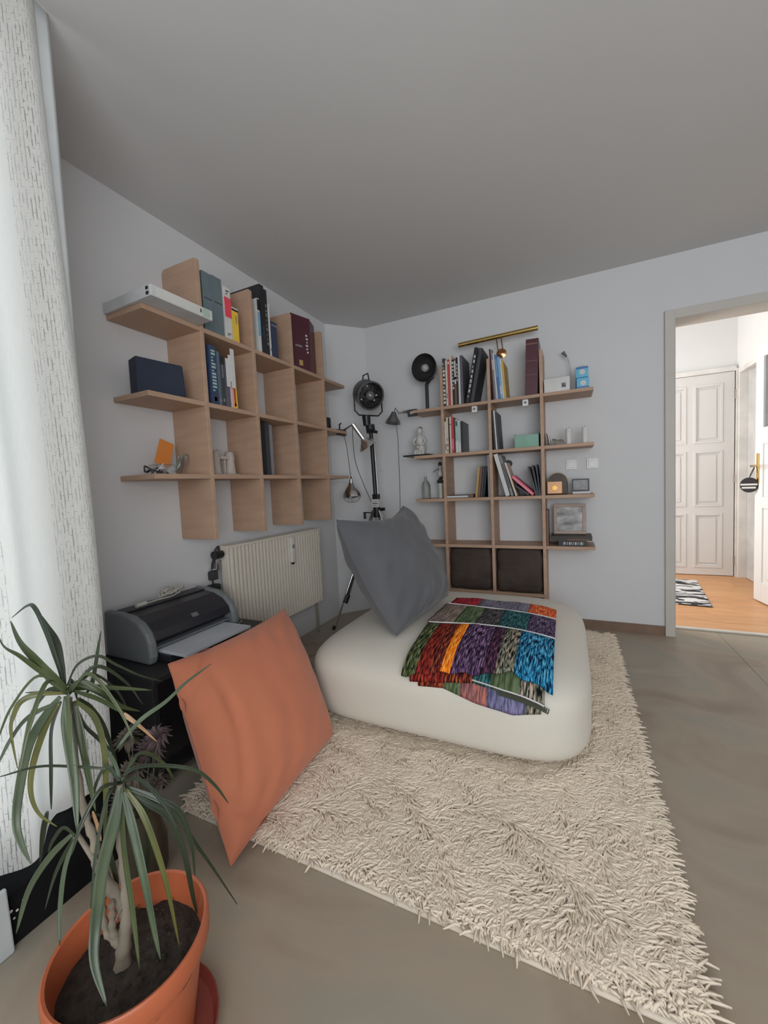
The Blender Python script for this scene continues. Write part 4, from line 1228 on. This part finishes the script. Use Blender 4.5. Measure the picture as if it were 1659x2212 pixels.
def patch(mk, f0, f1, s0, s1, off, nm='patch', sag=None, wob=0.0, nu=8, nv=16):
    def fn(u, v):
        f = f0 + (f1 - f0) * u
        e = s1(f) if callable(s1) else s1
        b = s0(f) if callable(s0) else s0
        s = b + (e - b) * v
        # rounded lift where the fold turns under
        o_ = off * (1 if callable(s0) or v < .93 else max(.25, math.sqrt(max(0, 1 - ((v - .93) / .07) ** 2))))
        o_ += .007 * noise.noise(Vector((f * 5, s * 8, off * 50))) + .003 * noise.noise(Vector((f * 14, s * 18, off * 50)))
        return drape(X(f, s), s, o_) - ORI
    a = abs(f1 - f0) * .55
    return MB().grid(fn, nu, nv).build(nm, KN[mk], bl, smooth=180, solid=.006, uv=(a, 1.0 * ((s1(0.5) if callable(s1) else s1) - (s0(.5) if callable(s0) else s0))))


# lowest fold, showing under the front edge
lo = lambda f: float(np.interp(f, (.1, .3, .36, .53, .77, .93), (.868, .860, .868, .892, .906, .872)))
for a, b, k in ((.12, .30, 'brick'), (.30, .42, 'green'), (.42, .60, 'mulberry'), (.60, .84, 'iris'), (.84, .93, 'moss')):
    patch(k, a, b, .70, (lambda f, a=a, b=b: lo(f) + (.0)), .006, nu=6)
# middle fold
mid = lambda f: float(np.interp(f, (0, .3, .5, .7, .95), (.860, .842, .825, .838, .846)))
for a, b, k in ((.06, .30, 'red'), (.30, .50, 'brick'), (.50, .62, 'teal'), (.62, .80, 'green'), (.80, .95, 'moss')):
    patch(k, a, b, .70, mid, .016, nu=6)
# top fold: three bands of patches
fr = lambda f: float(np.interp(f, (0, .08, .33, .56, .74, .80, 1), (.846, .838, .810, .802, .768, .785, .800))) + .005 * math.sin(f * 40)
p1 = lambda f: float(np.interp(f, (0, .4, .6, 1), (.490, .455, .452, .462)))
p2 = lambda f: .185 + .02 * f + .01 * math.sin(f * 3)
for a, b, k in ((0, .10, 'olive'), (.10, .20, 'red'), (.20, .275, 'brick'), (.275, .345, 'orange'), (.345, .56, 'purple'), (.56, .64, 'plum'), (.64, .76, 'moss'), (.76, 1.0, 'blue')):
    patch(k, a, b, p1, fr, .028)
for a, b, k in ((-.02, .20, 'mauve'), (.20, .38, 'green'), (.38, .56, 'slate'), (.56, .79, 'teal'), (.79, 1.0, 'violet')):
    patch(k, a, b, p2, p1, .030)
for a, b, k in ((.0, .28, 'crimson'), (.28, .76, 'lavender'), (.76, 1.0, 'coral')):
    patch(k, a, b, .045, p2, .028)
for pf in (p1, p2):
    pts = [drape(X(f / 30, pf(f / 30)), pf(f / 30), .0345) - ORI for f in range(31)]
    MB().tube(pts, .0030, 6).build('piping', mat('white_piping', (0.62, 0.6, 0.6), 0.8), bl, smooth=60)
pts = [drape(X(.5 + .45 * f / 20, mid(.5 + .45 * f / 20)), mid(.5 + .45 * f / 20) - .004, .0215) - ORI for f in range(21)]
MB().tube(pts, .003, 6).build('piping', MATS['white_piping'], bl, smooth=60)
# fringe of loops at the lower right corner
fm = MB()
for i in range(26):
    f = .66 + .30 * i / 26
    s = mid(f) - .005
    a = drape(X(f, s), s, .02) - ORI
    pt = [a, a + Vector((.006, -.008, -.016)), a + Vector((.012, -.004, -.024)), a + Vector((.016, -.001, -.008))]
    fm.tube(smooth_path(pt, 3), .0022, 5)
fm = fm.build('fringe', KN['moss'], bl, smooth=60)
fm['kind'] = 'stuff'

# ================================================================== RUG
rug = thing('shag_rug', 'cream shaggy rug under the pouf in the middle of the floor', 'rug', (1.32, -1.2, 0))
RX0, RX1, RY0, RY1 = .585, 2.05, -2.275, -.13
RUGM = mat('cream_backing', (0.68, 0.60, 0.50), 0.95, var=0.05)
B((RX0 - 1.32, RY0 + 1.2, .0005), (RX1 - 1.32, RY1 + 1.2, .012)).build('backing', RUGM, rug, bevel=.004)
rng = np.random.default_rng(5)
NTF = 88000
x = rng.uniform(RX0 + .004, RX1 - .004, NTF)
y = rng.uniform(RY0 + .006, RY1 - .006, NTF)
# none where the pouf presses the pile flat, thin under it
inside = (np.abs((x - PC.x) / (PA * .86)) ** 4 + np.abs((y - PC.y) / (PB_ * .86)) ** 4) < 1
x, y = x[~inside], y[~inside]
ang = np.array([noise.noise(Vector((a * 3.2, b * 3.2, 4.0))) * 5.5 + noise.noise(Vector((a * 11, b * 11, 9.0))) * 2.6 for a, b in zip(x, y)]) + rng.normal(0, .5, len(x))
# at the borders the pile falls outwards
edge_p = np.clip((.10 - (RX1 - x)) / .10, 0, 1) > rng.random(len(x)) * 1.1
ang = np.where(edge_p, rng.normal(0, .8, len(x)), ang)
ang = np.where(x - RX0 < .04, math.pi + rng.normal(0, .6, len(x)), ang)
n_ = len(x)
Ln = rng.uniform(.028, .052, n_)
near = (y - RY0) < .035
Ln = np.where(near, Ln * .55, Ln)
ang = np.where(near, rng.normal(1.4, .9, n_), ang)
stray = near & (rng.random(n_) < .03)
Ln = np.where(stray, .036, Ln)
ang = np.where(stray, -1.4 + rng.normal(0, .5, n_), ang)
rise = rng.uniform(.004, .0115, n_)
# pile flattened round the foot of the pouf
dd = ((np.abs((x - PC.x) / PA) ** 4 + np.abs((y - PC.y) / PB_) ** 4) ** .25)
rise = np.where(dd < 1.0, rise * .45, rise)
wdt = rng.uniform(.0026, .0042, n_)
ca, sa = np.cos(ang), np.sin(ang)
t_ = np.array([0, .38, .72, 1.0])
hh = np.array([.0, .85, 1.0, .70])
out = np.array([0, .22, .62, 1.0])
ww_ = np.array([1.0, 1.15, 1.05, .62])
verts = np.zeros((n_, 12, 3), np.float32)
sw = rng.normal(0, .12, n_)
for k in range(4):
    cx = x + ca * Ln * out[k] - sa * Ln * sw * out[k] ** 2
    cy = y + sa * Ln * out[k] + ca * Ln * sw * out[k] ** 2
    cz = .010 + rise * hh[k]
    w = wdt * ww_[k]
    for j, (px_, pz_) in enumerate(((-1, -.35), (1, -.35), (0, .75))):
        verts[:, k * 3 + j, 0] = cx - sa * w * px_ - 1.32
        verts[:, k * 3 + j, 1] = cy + ca * w * px_ + 1.2
        verts[:, k * 3 + j, 2] = np.maximum(cz + w * pz_, .002)
q = []
for k in range(3):
    for j in range(3):
        j2 = (j + 1) % 3
        q.append((k * 3 + j, k * 3 + j2, (k + 1) * 3 + j2, (k + 1) * 3 + j))
q = np.array(q)
faces = (np.arange(n_)[:, None, None] * 12 + q[None]).reshape(-1, 4)
me = bpy.data.meshes.new('pile')
me.vertices.add(n_ * 12)
me.vertices.foreach_set('co', verts.reshape(-1))
me.loops.add(len(faces) * 4)
me.loops.foreach_set('vertex_index', faces.reshape(-1).astype(np.int32))
me.polygons.add(len(faces))
me.polygons.foreach_set('loop_start', (np.arange(len(faces)) * 4).astype(np.int32))
me.polygons.foreach_set('loop_total', np.full(len(faces), 4, np.int32))
me.update(calc_edges=True)
me.polygons.foreach_set('use_smooth', [True] * len(faces))
me.materials.append(mat('cream_pile', (0.81, 0.70, 0.57), 0.9, var=0.06, scale=5, spec=0.2))
pile = bpy.data.objects.new('pile', me)
COL.objects.link(pile)
pile.parent = rug
pile['kind'] = 'stuff'

# ================================================================== CURTAIN
cm_ = bpy.data.materials.new('lace_weave')
cm_.use_nodes = True
n, l = cm_.node_tree.nodes, cm_.node_tree.links
n.remove(n['Principled BSDF'])
tc = n.new('ShaderNodeTexCoord')
mp = n.new('ShaderNodeMapping')
br = n.new('ShaderNodeTexBrick')
br.offset = .5
br.inputs['Scale'].default_value = 1.0
br.inputs['Mortar Size'].default_value = .0011
br.inputs['Brick Width'].default_value = .034
br.inputs['Row Height'].default_value = .0065
mp.inputs['Rotation'].default_value = (0, 0, math.pi / 2)
l.new(tc.outputs['UV'], mp.inputs[0])
l.new(mp.outputs[0], br.inputs['Vector'])
# the openwork runs in vertical bands
sx = n.new('ShaderNodeSeparateXYZ')
l.new(tc.outputs['UV'], sx.inputs[0])
m1 = n.new('ShaderNodeMath'); m1.operation = 'MULTIPLY'; m1.inputs[1].default_value = 2 * math.pi / .21
m2 = n.new('ShaderNodeMath'); m2.operation = 'SINE'
m3 = n.new('ShaderNodeMath'); m3.operation = 'GREATER_THAN'; m3.inputs[1].default_value = .30
l.new(sx.outputs[0], m1.inputs[0]); l.new(m1.outputs[0], m2.inputs[0]); l.new(m2.outputs[0], m3.inputs[0])
ns = n.new('ShaderNodeTexNoise')
mp2 = n.new('ShaderNodeMapping'); mp2.inputs['Scale'].default_value = (420, 24, 1)
l.new(tc.outputs['UV'], mp2.inputs[0]); l.new(mp2.outputs[0], ns.inputs['Vector']); ns.inputs['Scale'].default_value = 1
g1 = n.new('ShaderNodeMath'); g1.operation = 'GREATER_THAN'; g1.inputs[1].default_value = .50
l.new(ns.outputs[0], g1.inputs[0])
a1_ = n.new('ShaderNodeMath'); a1_.operation = 'MULTIPLY'
l.new(br.outputs['Fac'], a1_.inputs[0]); l.new(m3.outputs[0], a1_.inputs[1])
a2_ = n.new('ShaderNodeMath'); a2_.operation = 'MULTIPLY'
l.new(a1_.outputs[0], a2_.inputs[0]); l.new(g1.outputs[0], a2_.inputs[1])
a3_ = n.new('ShaderNodeMath'); a3_.operation = 'MULTIPLY'; a3_.inputs[1].default_value = .6
l.new(a2_.outputs[0], a3_.inputs[0])
df = n.new('ShaderNodeBsdfDiffuse')
cr = n.new('ShaderNodeValToRGB')
cr.color_ramp.elements[0].color = (0.62, 0.60, 0.57, 1)
cr.color_ramp.elements[1].color = (0.80, 0.79, 0.77, 1)
l.new(ns.outputs[0], cr.inputs[0])
l.new(cr.outputs[0], df.inputs[0])
tl = n.new('ShaderNodeBsdfTranslucent'); tl.inputs[0].default_value = (0.78, 0.79, 0.76, 1)
mx = n.new('ShaderNodeMixShader'); mx.inputs[0].default_value = .42
l.new(df.outputs[0], mx.inputs[1]); l.new(tl.outputs[0], mx.inputs[2])
tp = n.new('ShaderNodeBsdfTransparent')
mx2 = n.new('ShaderNodeMixShader')
l.new(a3_.outputs[0], mx2.inputs[0]); l.new(mx.outputs[0], mx2.inputs[1]); l.new(tp.outputs[0], mx2.inputs[2])
l.new(mx2.outputs[0], n['Material Output'].inputs[0])

cu = thing('curtain', 'sheer white lace curtain with woven dashes hanging at the left', 'curtain', (.532, -2.445, 0))
LC = 1.35
def cur(u, v):
    yy = -LC * u
    hz = float(np.interp(yy, (-.40, -.27, -.20, -.14, -.07, 0), (.150, .155, .165, .215, .225, .20)))
    z = hz + .010 * math.sin(u * 60) + (2.447 - hz) * v
    amp = (.014 + .010 * (1 - v))
    xx = amp * math.sin(u * LC * 2 * math.pi / .165 + .4 * math.sin(v * 3)) + .008 * math.sin(u * 90)
    return (xx - .01 * v, yy + .012 * math.sin(v * 5), z)
MB().grid(cur, 220, 60).build('lace_panel', cm_, cu, smooth=180, uv=(LC, 2.3))
sv = mat('curtain_selvage', (0.60, 0.63, 0.64), 0.9)
MB().grid(lambda u, v: (-.010 - .006 * u, -.03 + (.036 + .020 * v) * u, .21 + (2.445 - .21) * v), 6, 40).build('selvage', sv, cu, smooth=180, solid=.001)
MB().tube([(.0, -.06, 2.44), (.0, -LC - .3, 2.44)], .006, 10).build('rail', FRAME, cu, smooth=50)
# black bag on the floor under the hem
t = thing('fabric_bag', 'black cloth bag with a few pale dots standing under the curtain hem', 'bag', (.47, -2.62, 0))
BAG = mat('black_cloth', (0.010, 0.010, 0.011), 0.95, var=0.3, spec=0.1)
tops = [(-.30, .10), (-.26, .125), (-.22, .118), (-.17, .130), (-.13, .120), (-.085, .128), (-.045, .132), (-.02, .165), (.02, .19), (.06, .195), (.11, .185), (.16, .17), (.19, .15)]
m = MB()
for (ya, za), (yb, zb) in zip(tops, tops[1:]):
    m.add([(-.06, ya, .001), (.102, ya, .001), (.096, ya, za), (-.05, ya, za - .01), (-.06, yb, .001), (.102, yb, .001), (.096, yb, zb), (-.05, yb, zb - .01)],
          [(0, 1, 5, 4), (1, 2, 6, 5), (2, 3, 7, 6), (3, 0, 4, 7), (0, 3, 2, 1), (4, 5, 6, 7)])
m.build('bag_body', BAG, t)
dt = MB()
for yy, zz, r in ((-.10, .09, .004), (-.088, .082, .003), (-.112, .078, .003), (-.095, .068, .0025), (-.075, .096, .0025), (-.106, .064, .002)):
    dt.lathe([(0, .002), (r, .001), (r, 0), (0, 0)], 10, aim((1, 0, 0), (.1025, yy, zz)))
dt.build('dot_print', PRINT, t)
t = thing('folded_sheet', 'pale grey board leaning at the far left under the curtain', 'board', (.592, -2.83, 0))
B((-.012, -.16, .001), (.0, .105, .16), Matrix.Rotation(-.06, 4, 'Y')).build('board', mat('pale_blue_board', (0.50, 0.53, 0.54), 0.7), t, bevel=.004)

# ================================================================== POTTED PLANT
LEAVES=[(0.026,'g',[[0.894,-2.707,0.697],[0.881,-2.723,0.733],[0.868,-2.742,0.779],[0.865,-2.759,0.816],[0.87,-2.773,0.861]]),(0.01,'d',[[0.891,-2.708,0.703],[0.869,-2.708,0.76],[0.842,-2.708,0.814],[0.811,-2.71,0.861],[0.785,-2.712,0.864],[0.743,-2.723,0.838]]),(0.014,'d',[[0.889,-2.708,0.707],[0.87,-2.702,0.742],[0.846,-2.694,0.785],[0.808,-2.692,0.817],[0.766,-2.69,0.849]]),(0.013,'g',[[0.878,-2.713,0.713],[0.866,-2.737,0.752],[0.863,-2.763,0.791],[0.872,-2.787,0.82],[0.898,-2.804,0.859]]),(0.006,'d',[[0.894,-2.706,0.707],[0.895,-2.684,0.742],[0.907,-2.652,0.749],[0.918,-2.622,0.718],[0.938,-2.585,0.68],[0.955,-2.548,0.652]]),(0.008,'d',[[0.917,-2.686,0.684],[0.905,-2.668,0.692],[0.883,-2.646,0.719],[0.857,-2.623,0.75],[0.829,-2.599,0.776]]),(0.012,'g',[[0.896,-2.706,0.699],[0.902,-2.674,0.69],[0.921,-2.628,0.669],[0.953,-2.572,0.642]]),(0.017,'g',[[0.896,-2.705,0.701],[0.904,-2.684,0.704],[0.926,-2.655,0.67],[0.933,-2.63,0.633],[0.947,-2.599,0.606]]),(0.012,'g',[[0.903,-2.702,0.698],[0.937,-2.676,0.675],[0.955,-2.654,0.646],[0.958,-2.637,0.624]]),(0.01,'b',[[1.004,-2.684,0.589],[1.024,-2.647,0.629],[1.044,-2.603,0.649],[1.056,-2.56,0.673],[1.076,-2.51,0.696]]),(0.012,'y',[[0.889,-2.709,0.693],[0.856,-2.737,0.699],[0.843,-2.76,0.693],[0.851,-2.777,0.672],[0.87,-2.789,0.653],[0.903,-2.798,0.599]]),(0.012,'b',[[0.878,-2.716,0.676],[0.857,-2.756,0.662],[0.87,-2.79,0.642],[0.897,-2.821,0.621]]),(0.018,'b',[[0.881,-2.713,0.686],[0.864,-2.731,0.657],[0.843,-2.755,0.602],[0.837,-2.774,0.525],[0.844,-2.787,0.466],[0.867,-2.791,0.434],[0.897,-2.792,0.407]]),(0.013,'y',[[0.879,-2.715,0.676],[0.859,-2.735,0.625],[0.846,-2.753,0.561],[0.852,-2.763,0.513],[0.876,-2.764,0.478],[0.918,-2.756,0.457]]),(0.012,'d',[[0.883,-2.713,0.676],[0.853,-2.72,0.615],[0.834,-2.72,0.526],[0.813,-2.719,0.429]]),(0.021,'b',[[0.904,-2.713,0.692],[0.926,-2.727,0.636],[0.965,-2.742,0.558],[1.0,-2.761,0.477]]),(0.016,'g',[[0.906,-2.702,0.676],[0.931,-2.707,0.605],[0.961,-2.714,0.525],[0.986,-2.722,0.482]]),(0.018,'y',[[0.912,-2.7,0.676],[0.949,-2.688,0.643],[0.971,-2.688,0.583],[0.978,-2.696,0.509],[0.979,-2.71,0.398]]),(0.013,'d',[[0.902,-2.693,0.677],[0.906,-2.673,0.642],[0.902,-2.651,0.59],[0.899,-2.629,0.496]]),(0.006,'b',[[0.892,-2.707,0.695],[0.85,-2.718,0.692],[0.792,-2.733,0.688]]),(0.012,'d',[[0.913,-2.7,0.658],[0.912,-2.689,0.619],[0.914,-2.671,0.583],[0.927,-2.647,0.532]]),(0.024,'b',[[1.035,-2.701,0.535],[1.039,-2.718,0.482],[1.037,-2.744,0.412],[1.045,-2.768,0.327],[1.066,-2.785,0.283],[1.108,-2.793,0.235]]),(0.017,'b',[[1.039,-2.7,0.53],[1.065,-2.703,0.463],[1.097,-2.709,0.383],[1.128,-2.717,0.298],[1.152,-2.726,0.264]]),(0.014,'g',[[1.038,-2.7,0.53],[1.056,-2.715,0.431],[1.087,-2.728,0.341],[1.118,-2.743,0.25]]),(0.013,'d',[[1.043,-2.698,0.526],[1.07,-2.674,0.488],[1.089,-2.65,0.447],[1.1,-2.631,0.364],[1.1,-2.618,0.25],[1.09,-2.605,0.194]]),(0.008,'d',[[1.072,-2.66,0.474],[1.093,-2.636,0.437],[1.11,-2.611,0.367],[1.127,-2.584,0.288],[1.152,-2.554,0.189]]),(0.01,'d',[[1.033,-2.696,0.548],[1.044,-2.674,0.554],[1.071,-2.641,0.543],[1.113,-2.6,0.516],[1.13,-2.57,0.467],[1.137,-2.545,0.409]]),(0.006,'d',[[1.0,-2.699,0.556],[0.961,-2.732,0.573],[0.914,-2.772,0.588],[0.873,-2.813,0.585]]),(0.012,'y',[[1.044,-2.697,0.526],[1.078,-2.688,0.474],[1.11,-2.683,0.384],[1.13,-2.684,0.313],[1.146,-2.686,0.239]]),(0.016,'d',[[1.026,-2.701,0.526],[0.997,-2.709,0.425],[0.992,-2.702,0.347],[0.981,-2.693,0.297]]),(0.012,'d',[[1.037,-2.695,0.526],[1.05,-2.67,0.462],[1.028,-2.656,0.368],[0.991,-2.646,0.267]]),(0.012,'d',[[1.037,-2.695,0.529],[1.091,-2.664,0.494],[1.119,-2.642,0.458],[1.128,-2.631,0.383],[1.122,-2.626,0.313]]),(0.01,'b',[[0.996,-2.699,0.596],[1.015,-2.696,0.571],[1.031,-2.697,0.532]]),(0.014,'b',[[0.902,-2.723,0.411],[0.871,-2.751,0.376],[0.849,-2.781,0.325],[0.845,-2.805,0.257]]),(0.008,'d',[[0.902,-2.723,0.403],[0.858,-2.739,0.326],[0.822,-2.75,0.238]]),(0.013,'b',[[0.909,-2.719,0.409],[0.905,-2.742,0.36],[0.919,-2.763,0.304],[0.943,-2.781,0.251]]),(0.011,'d',[[0.83,-2.732,0.441],[0.811,-2.735,0.394],[0.79,-2.738,0.315]]),(0.009,'t',[[0.954,-2.641,0.629],[0.971,-2.634,0.613],[0.993,-2.625,0.593],[1.02,-2.614,0.563]]),(0.009,'t',[[0.985,-2.726,0.486],[0.992,-2.724,0.46],[0.998,-2.724,0.428]])]
TRUNKS=[((0.019,0.007),[[1.035,-2.727,0.187],[1.032,-2.719,0.228],[1.03,-2.71,0.278],[0.996,-2.716,0.33],[0.97,-2.72,0.364],[0.959,-2.716,0.408],[0.937,-2.716,0.451],[0.916,-2.713,0.544],[0.897,-2.706,0.683]]),((0.015,0.008),[[1.037,-2.725,0.216],[1.043,-2.715,0.289],[1.04,-2.711,0.362],[1.032,-2.708,0.436],[1.033,-2.7,0.536]]),((0.01,0.007),[[1.03,-2.727,0.235],[1.021,-2.73,0.259],[1.021,-2.729,0.29],[1.021,-2.728,0.317]]),((0.01,0.006),[[1.028,-2.728,0.24],[1.007,-2.734,0.257],[0.999,-2.732,0.291],[0.997,-2.729,0.318]]),((0.007,0.006),[[0.986,-2.729,0.383],[0.949,-2.724,0.392],[0.909,-2.72,0.407]]),((0.0035,0.0025),[[1.012,-2.73,0.246],[1.023,-2.726,0.276],[1.044,-2.717,0.319]])]
pl = thing('potted_dracaena', 'leggy dragon tree in a terracotta plastic pot at the lower left', 'plant', (1.052, -2.716, 0))
PO = Vector((1.052, -2.716, 0))
POT = mat('terracotta_plastic', (0.50, 0.13, 0.055), 0.4, var=0.06, scale=6)
MB().lathe([(0, .014), (.088, .014), (.092, .018), (.122, .205), (.132, .208), (.1345, .214), (.1345, .245), (.131, .250), (.126, .248), (.1235, .232), (.117, .17), (.0, .17)], 56).build('pot', POT, pl, smooth=35)
MB().lathe([(0, .0008), (.118, .0008), (.132, .004), (.140, .028), (.137, .030), (.128, .010), (.0, .008)], 48).build('saucer', mat('dark_terracotta', (0.24, 0.05, 0.035), 0.4, var=0.1), pl, smooth=35)
SOIL = mat('potting_soil', (0.035, 0.026, 0.020), 0.95, var=0.5, scale=60, bump=0.6, bscale=90)
def soil(u, v):
    r, a = .1195 * u, 2 * math.pi * v
    p = Vector((r * math.cos(a), r * math.sin(a), 0))
    p.z = .197 + .008 * noise.noise(p * 30) + .004 * noise.noise(p * 90) - .01 * u * u
    return p
MB().grid(soil, 20, 48).build('soil', SOIL, pl, smooth=180)
sb = MB()
rs = random.Random(4)
for i in range(60):
    a, r = rs.random() * 6.28, .115 * math.sqrt(rs.random())
    s = rs.uniform(.002, .005)
    sb.lathe([(0, -s), (s, 0), (0, s)], 5, Matrix.Translation((r * math.cos(a), r * math.sin(a), .198)) @ Euler((rs.random() * 3, rs.random() * 3, 0)).to_matrix().to_4x4())
sb = sb.build('soil_crumbs', SOIL, pl)
sb['kind'] = 'stuff'
BARK = mat('pale_bark', (0.23, 0.195, 0.15), 0.85, var=0.3, scale=18, bump=0.4, bscale=50, stretch=(1, 1, .4))
for (r0, r1), P in TRUNKS:
    Q = smooth_path([Vector(p) - PO for p in P], 5)
    k = len(Q)
    r0, r1 = r0 * .82, r1 * .68
    rr = [r0 + (r1 - r0) * (i / (k - 1)) ** .6 + .0015 * math.sin(i * 1.9) * (r0 > .006) for i in range(k)]
    MB().tube(Q, rr, 9).build('stem', BARK, pl, smooth=60)
LEAF = {}
for k, c, c2 in (('g', (0.085, 0.105, 0.036), (0.035, 0.055, 0.025)), ('d', (0.040, 0.055, 0.028), (0.022, 0.034, 0.020)), ('b', (0.100, 0.130, 0.072), (0.036, 0.060, 0.036)),
                 ('y', (0.150, 0.145, 0.036), (0.06, 0.075, 0.025)), ('t', (0.48, 0.28, 0.14), (0.34, 0.19, 0.10))):
    LEAF[k] = mat('leaf_' + {'g': 'green', 'd': 'dark_green', 'b': 'blue_green', 'y': 'yellow_green', 't': 'dry_tan'}[k], c, 0.38, scale=9, c2=c2)
rs = random.Random(12)
MORE = []
for c, n_x, ln in (((.897, -2.705, .690), 8, .21), ((1.033, -2.700, .538), 6, .19), ((.905, -2.722, .405), 2, .12)):
    for i in range(n_x):
        az = 2 * math.pi * (i + rs.random() * .7) / n_x
        l_ = ln * rs.uniform(.55, 1.0)
        d = Vector((math.cos(az), math.sin(az), 0))
        if d.x < -.4:
            l_ *= .7
        up = rs.uniform(.05, .35)
        c_ = Vector(c)
        MORE.append((rs.uniform(.006, .010), rs.choice('gddg'), [c_, c_ + d * l_ * .3 + Vector((0, 0, l_ * up)), c_ + d * l_ * .62 + Vector((0, 0, l_ * (up - .35))), c_ + d * l_ * .8 + Vector((0, 0, -l_ * (.75 - up)))]))
for i, (w, k, P) in enumerate(LEAVES + MORE):
    Q = smooth_path([Vector(p) - PO for p in P], 6)
    n_ = len(Q)
    m = MB()
    for j, p in enumerate(Q):
        s = j / (n_ - 1)
        d = (Q[min(j + 1, n_ - 1)] - Q[max(j - 1, 0)]).normalized()
        ref = Vector((.55, -.75, .35))
        sd = d.cross(ref)
        sd = sd.normalized() if sd.length > .05 else d.orthogonal().normalized()
        tw = .5 * math.sin(i * 2.1 + s * 2.2)
        up = sd.cross(d).normalized()
        sd = sd * math.cos(tw) + up * math.sin(tw)
        up = sd.cross(d).normalized()
        hw = w * .41 * min(1, .45 + 2.4 * s) * (1 - s ** 3.2) ** .8 + .0006
        for a, lift in ((-1, .30), (-.5, .10), (0, 0), (.5, .10), (1, .30)):
            m.v.append(tuple(p + sd * hw * a + up * hw * lift))
    for j in range(n_ - 1):
        for a in range(4):
            m.f.append((j * 5 + a, j * 5 + a + 1, j * 5 + a + 6, j * 5 + a + 5))
    m.build('leaf', LEAF[k], pl, smooth=180, solid=.0007)
# dried flower bunch in front of the cabinet
t = thing('dried_bouquet', 'dull mauve dried flower bunch in a dark jar beside the low cabinet', 'bouquet', (.70, -2.47, 0))
MB().lathe([(0, .001), (.05, .001), (.058, .02), (.060, .10), (.045, .16), (.040, .19), (.044, .20), (.039, .20), (.036, .185), (0, .18)], 24).build('jar', mat('olive_brown_jar', (0.055, 0.045, 0.028), 0.4, var=0.2), t, smooth=45)
rs = random.Random(8)
DRY = [mat('dried_mauve', (0.15, 0.105, 0.11), 0.9, var=0.3, scale=30), mat('dried_taupe', (0.12, 0.095, 0.075), 0.9, var=0.3, scale=30), mat('dried_green', (0.09, 0.095, 0.055), 0.9, var=0.3, scale=30)]
for i, (dx, dy, dz, r) in enumerate(((-.02, -.03, .235, .042), (.02, .035, .25, .040), (-.02, .05, .325, .050), (.035, -.035, .335, .045), (.03, .045, .385, .042), (-.02, -.01, .40, .040))):
    c = Vector((dx, dy, dz))
    MB().tube(smooth_path([(dx * .3, dy * .3, .17), (dx * .7, dy * .7, .2 + (dz - .2) * .5), c], 4), .0022, 5).build('stalk', DRY[2], t, smooth=60)
    m = MB()
    for j in range(70):
        d = Vector((rs.gauss(0, 1), rs.gauss(0, 1), rs.gauss(.2, 1))).normalized()
        s = d.orthogonal().normalized() * .0035
        l_ = r * rs.uniform(.7, 1.1)
        cu_ = d * l_ * .6 + Vector((0, 0, .008))
        e = d * l_ + d.cross(Vector((0, 0, 1))) * .012
        m.add([c - s, c + s, c + cu_ + s, c + cu_ - s, c + e], [(0, 1, 2, 3), (3, 2, 4)])
    m.build('flower_head', DRY[i % 2], t, solid=.0008)
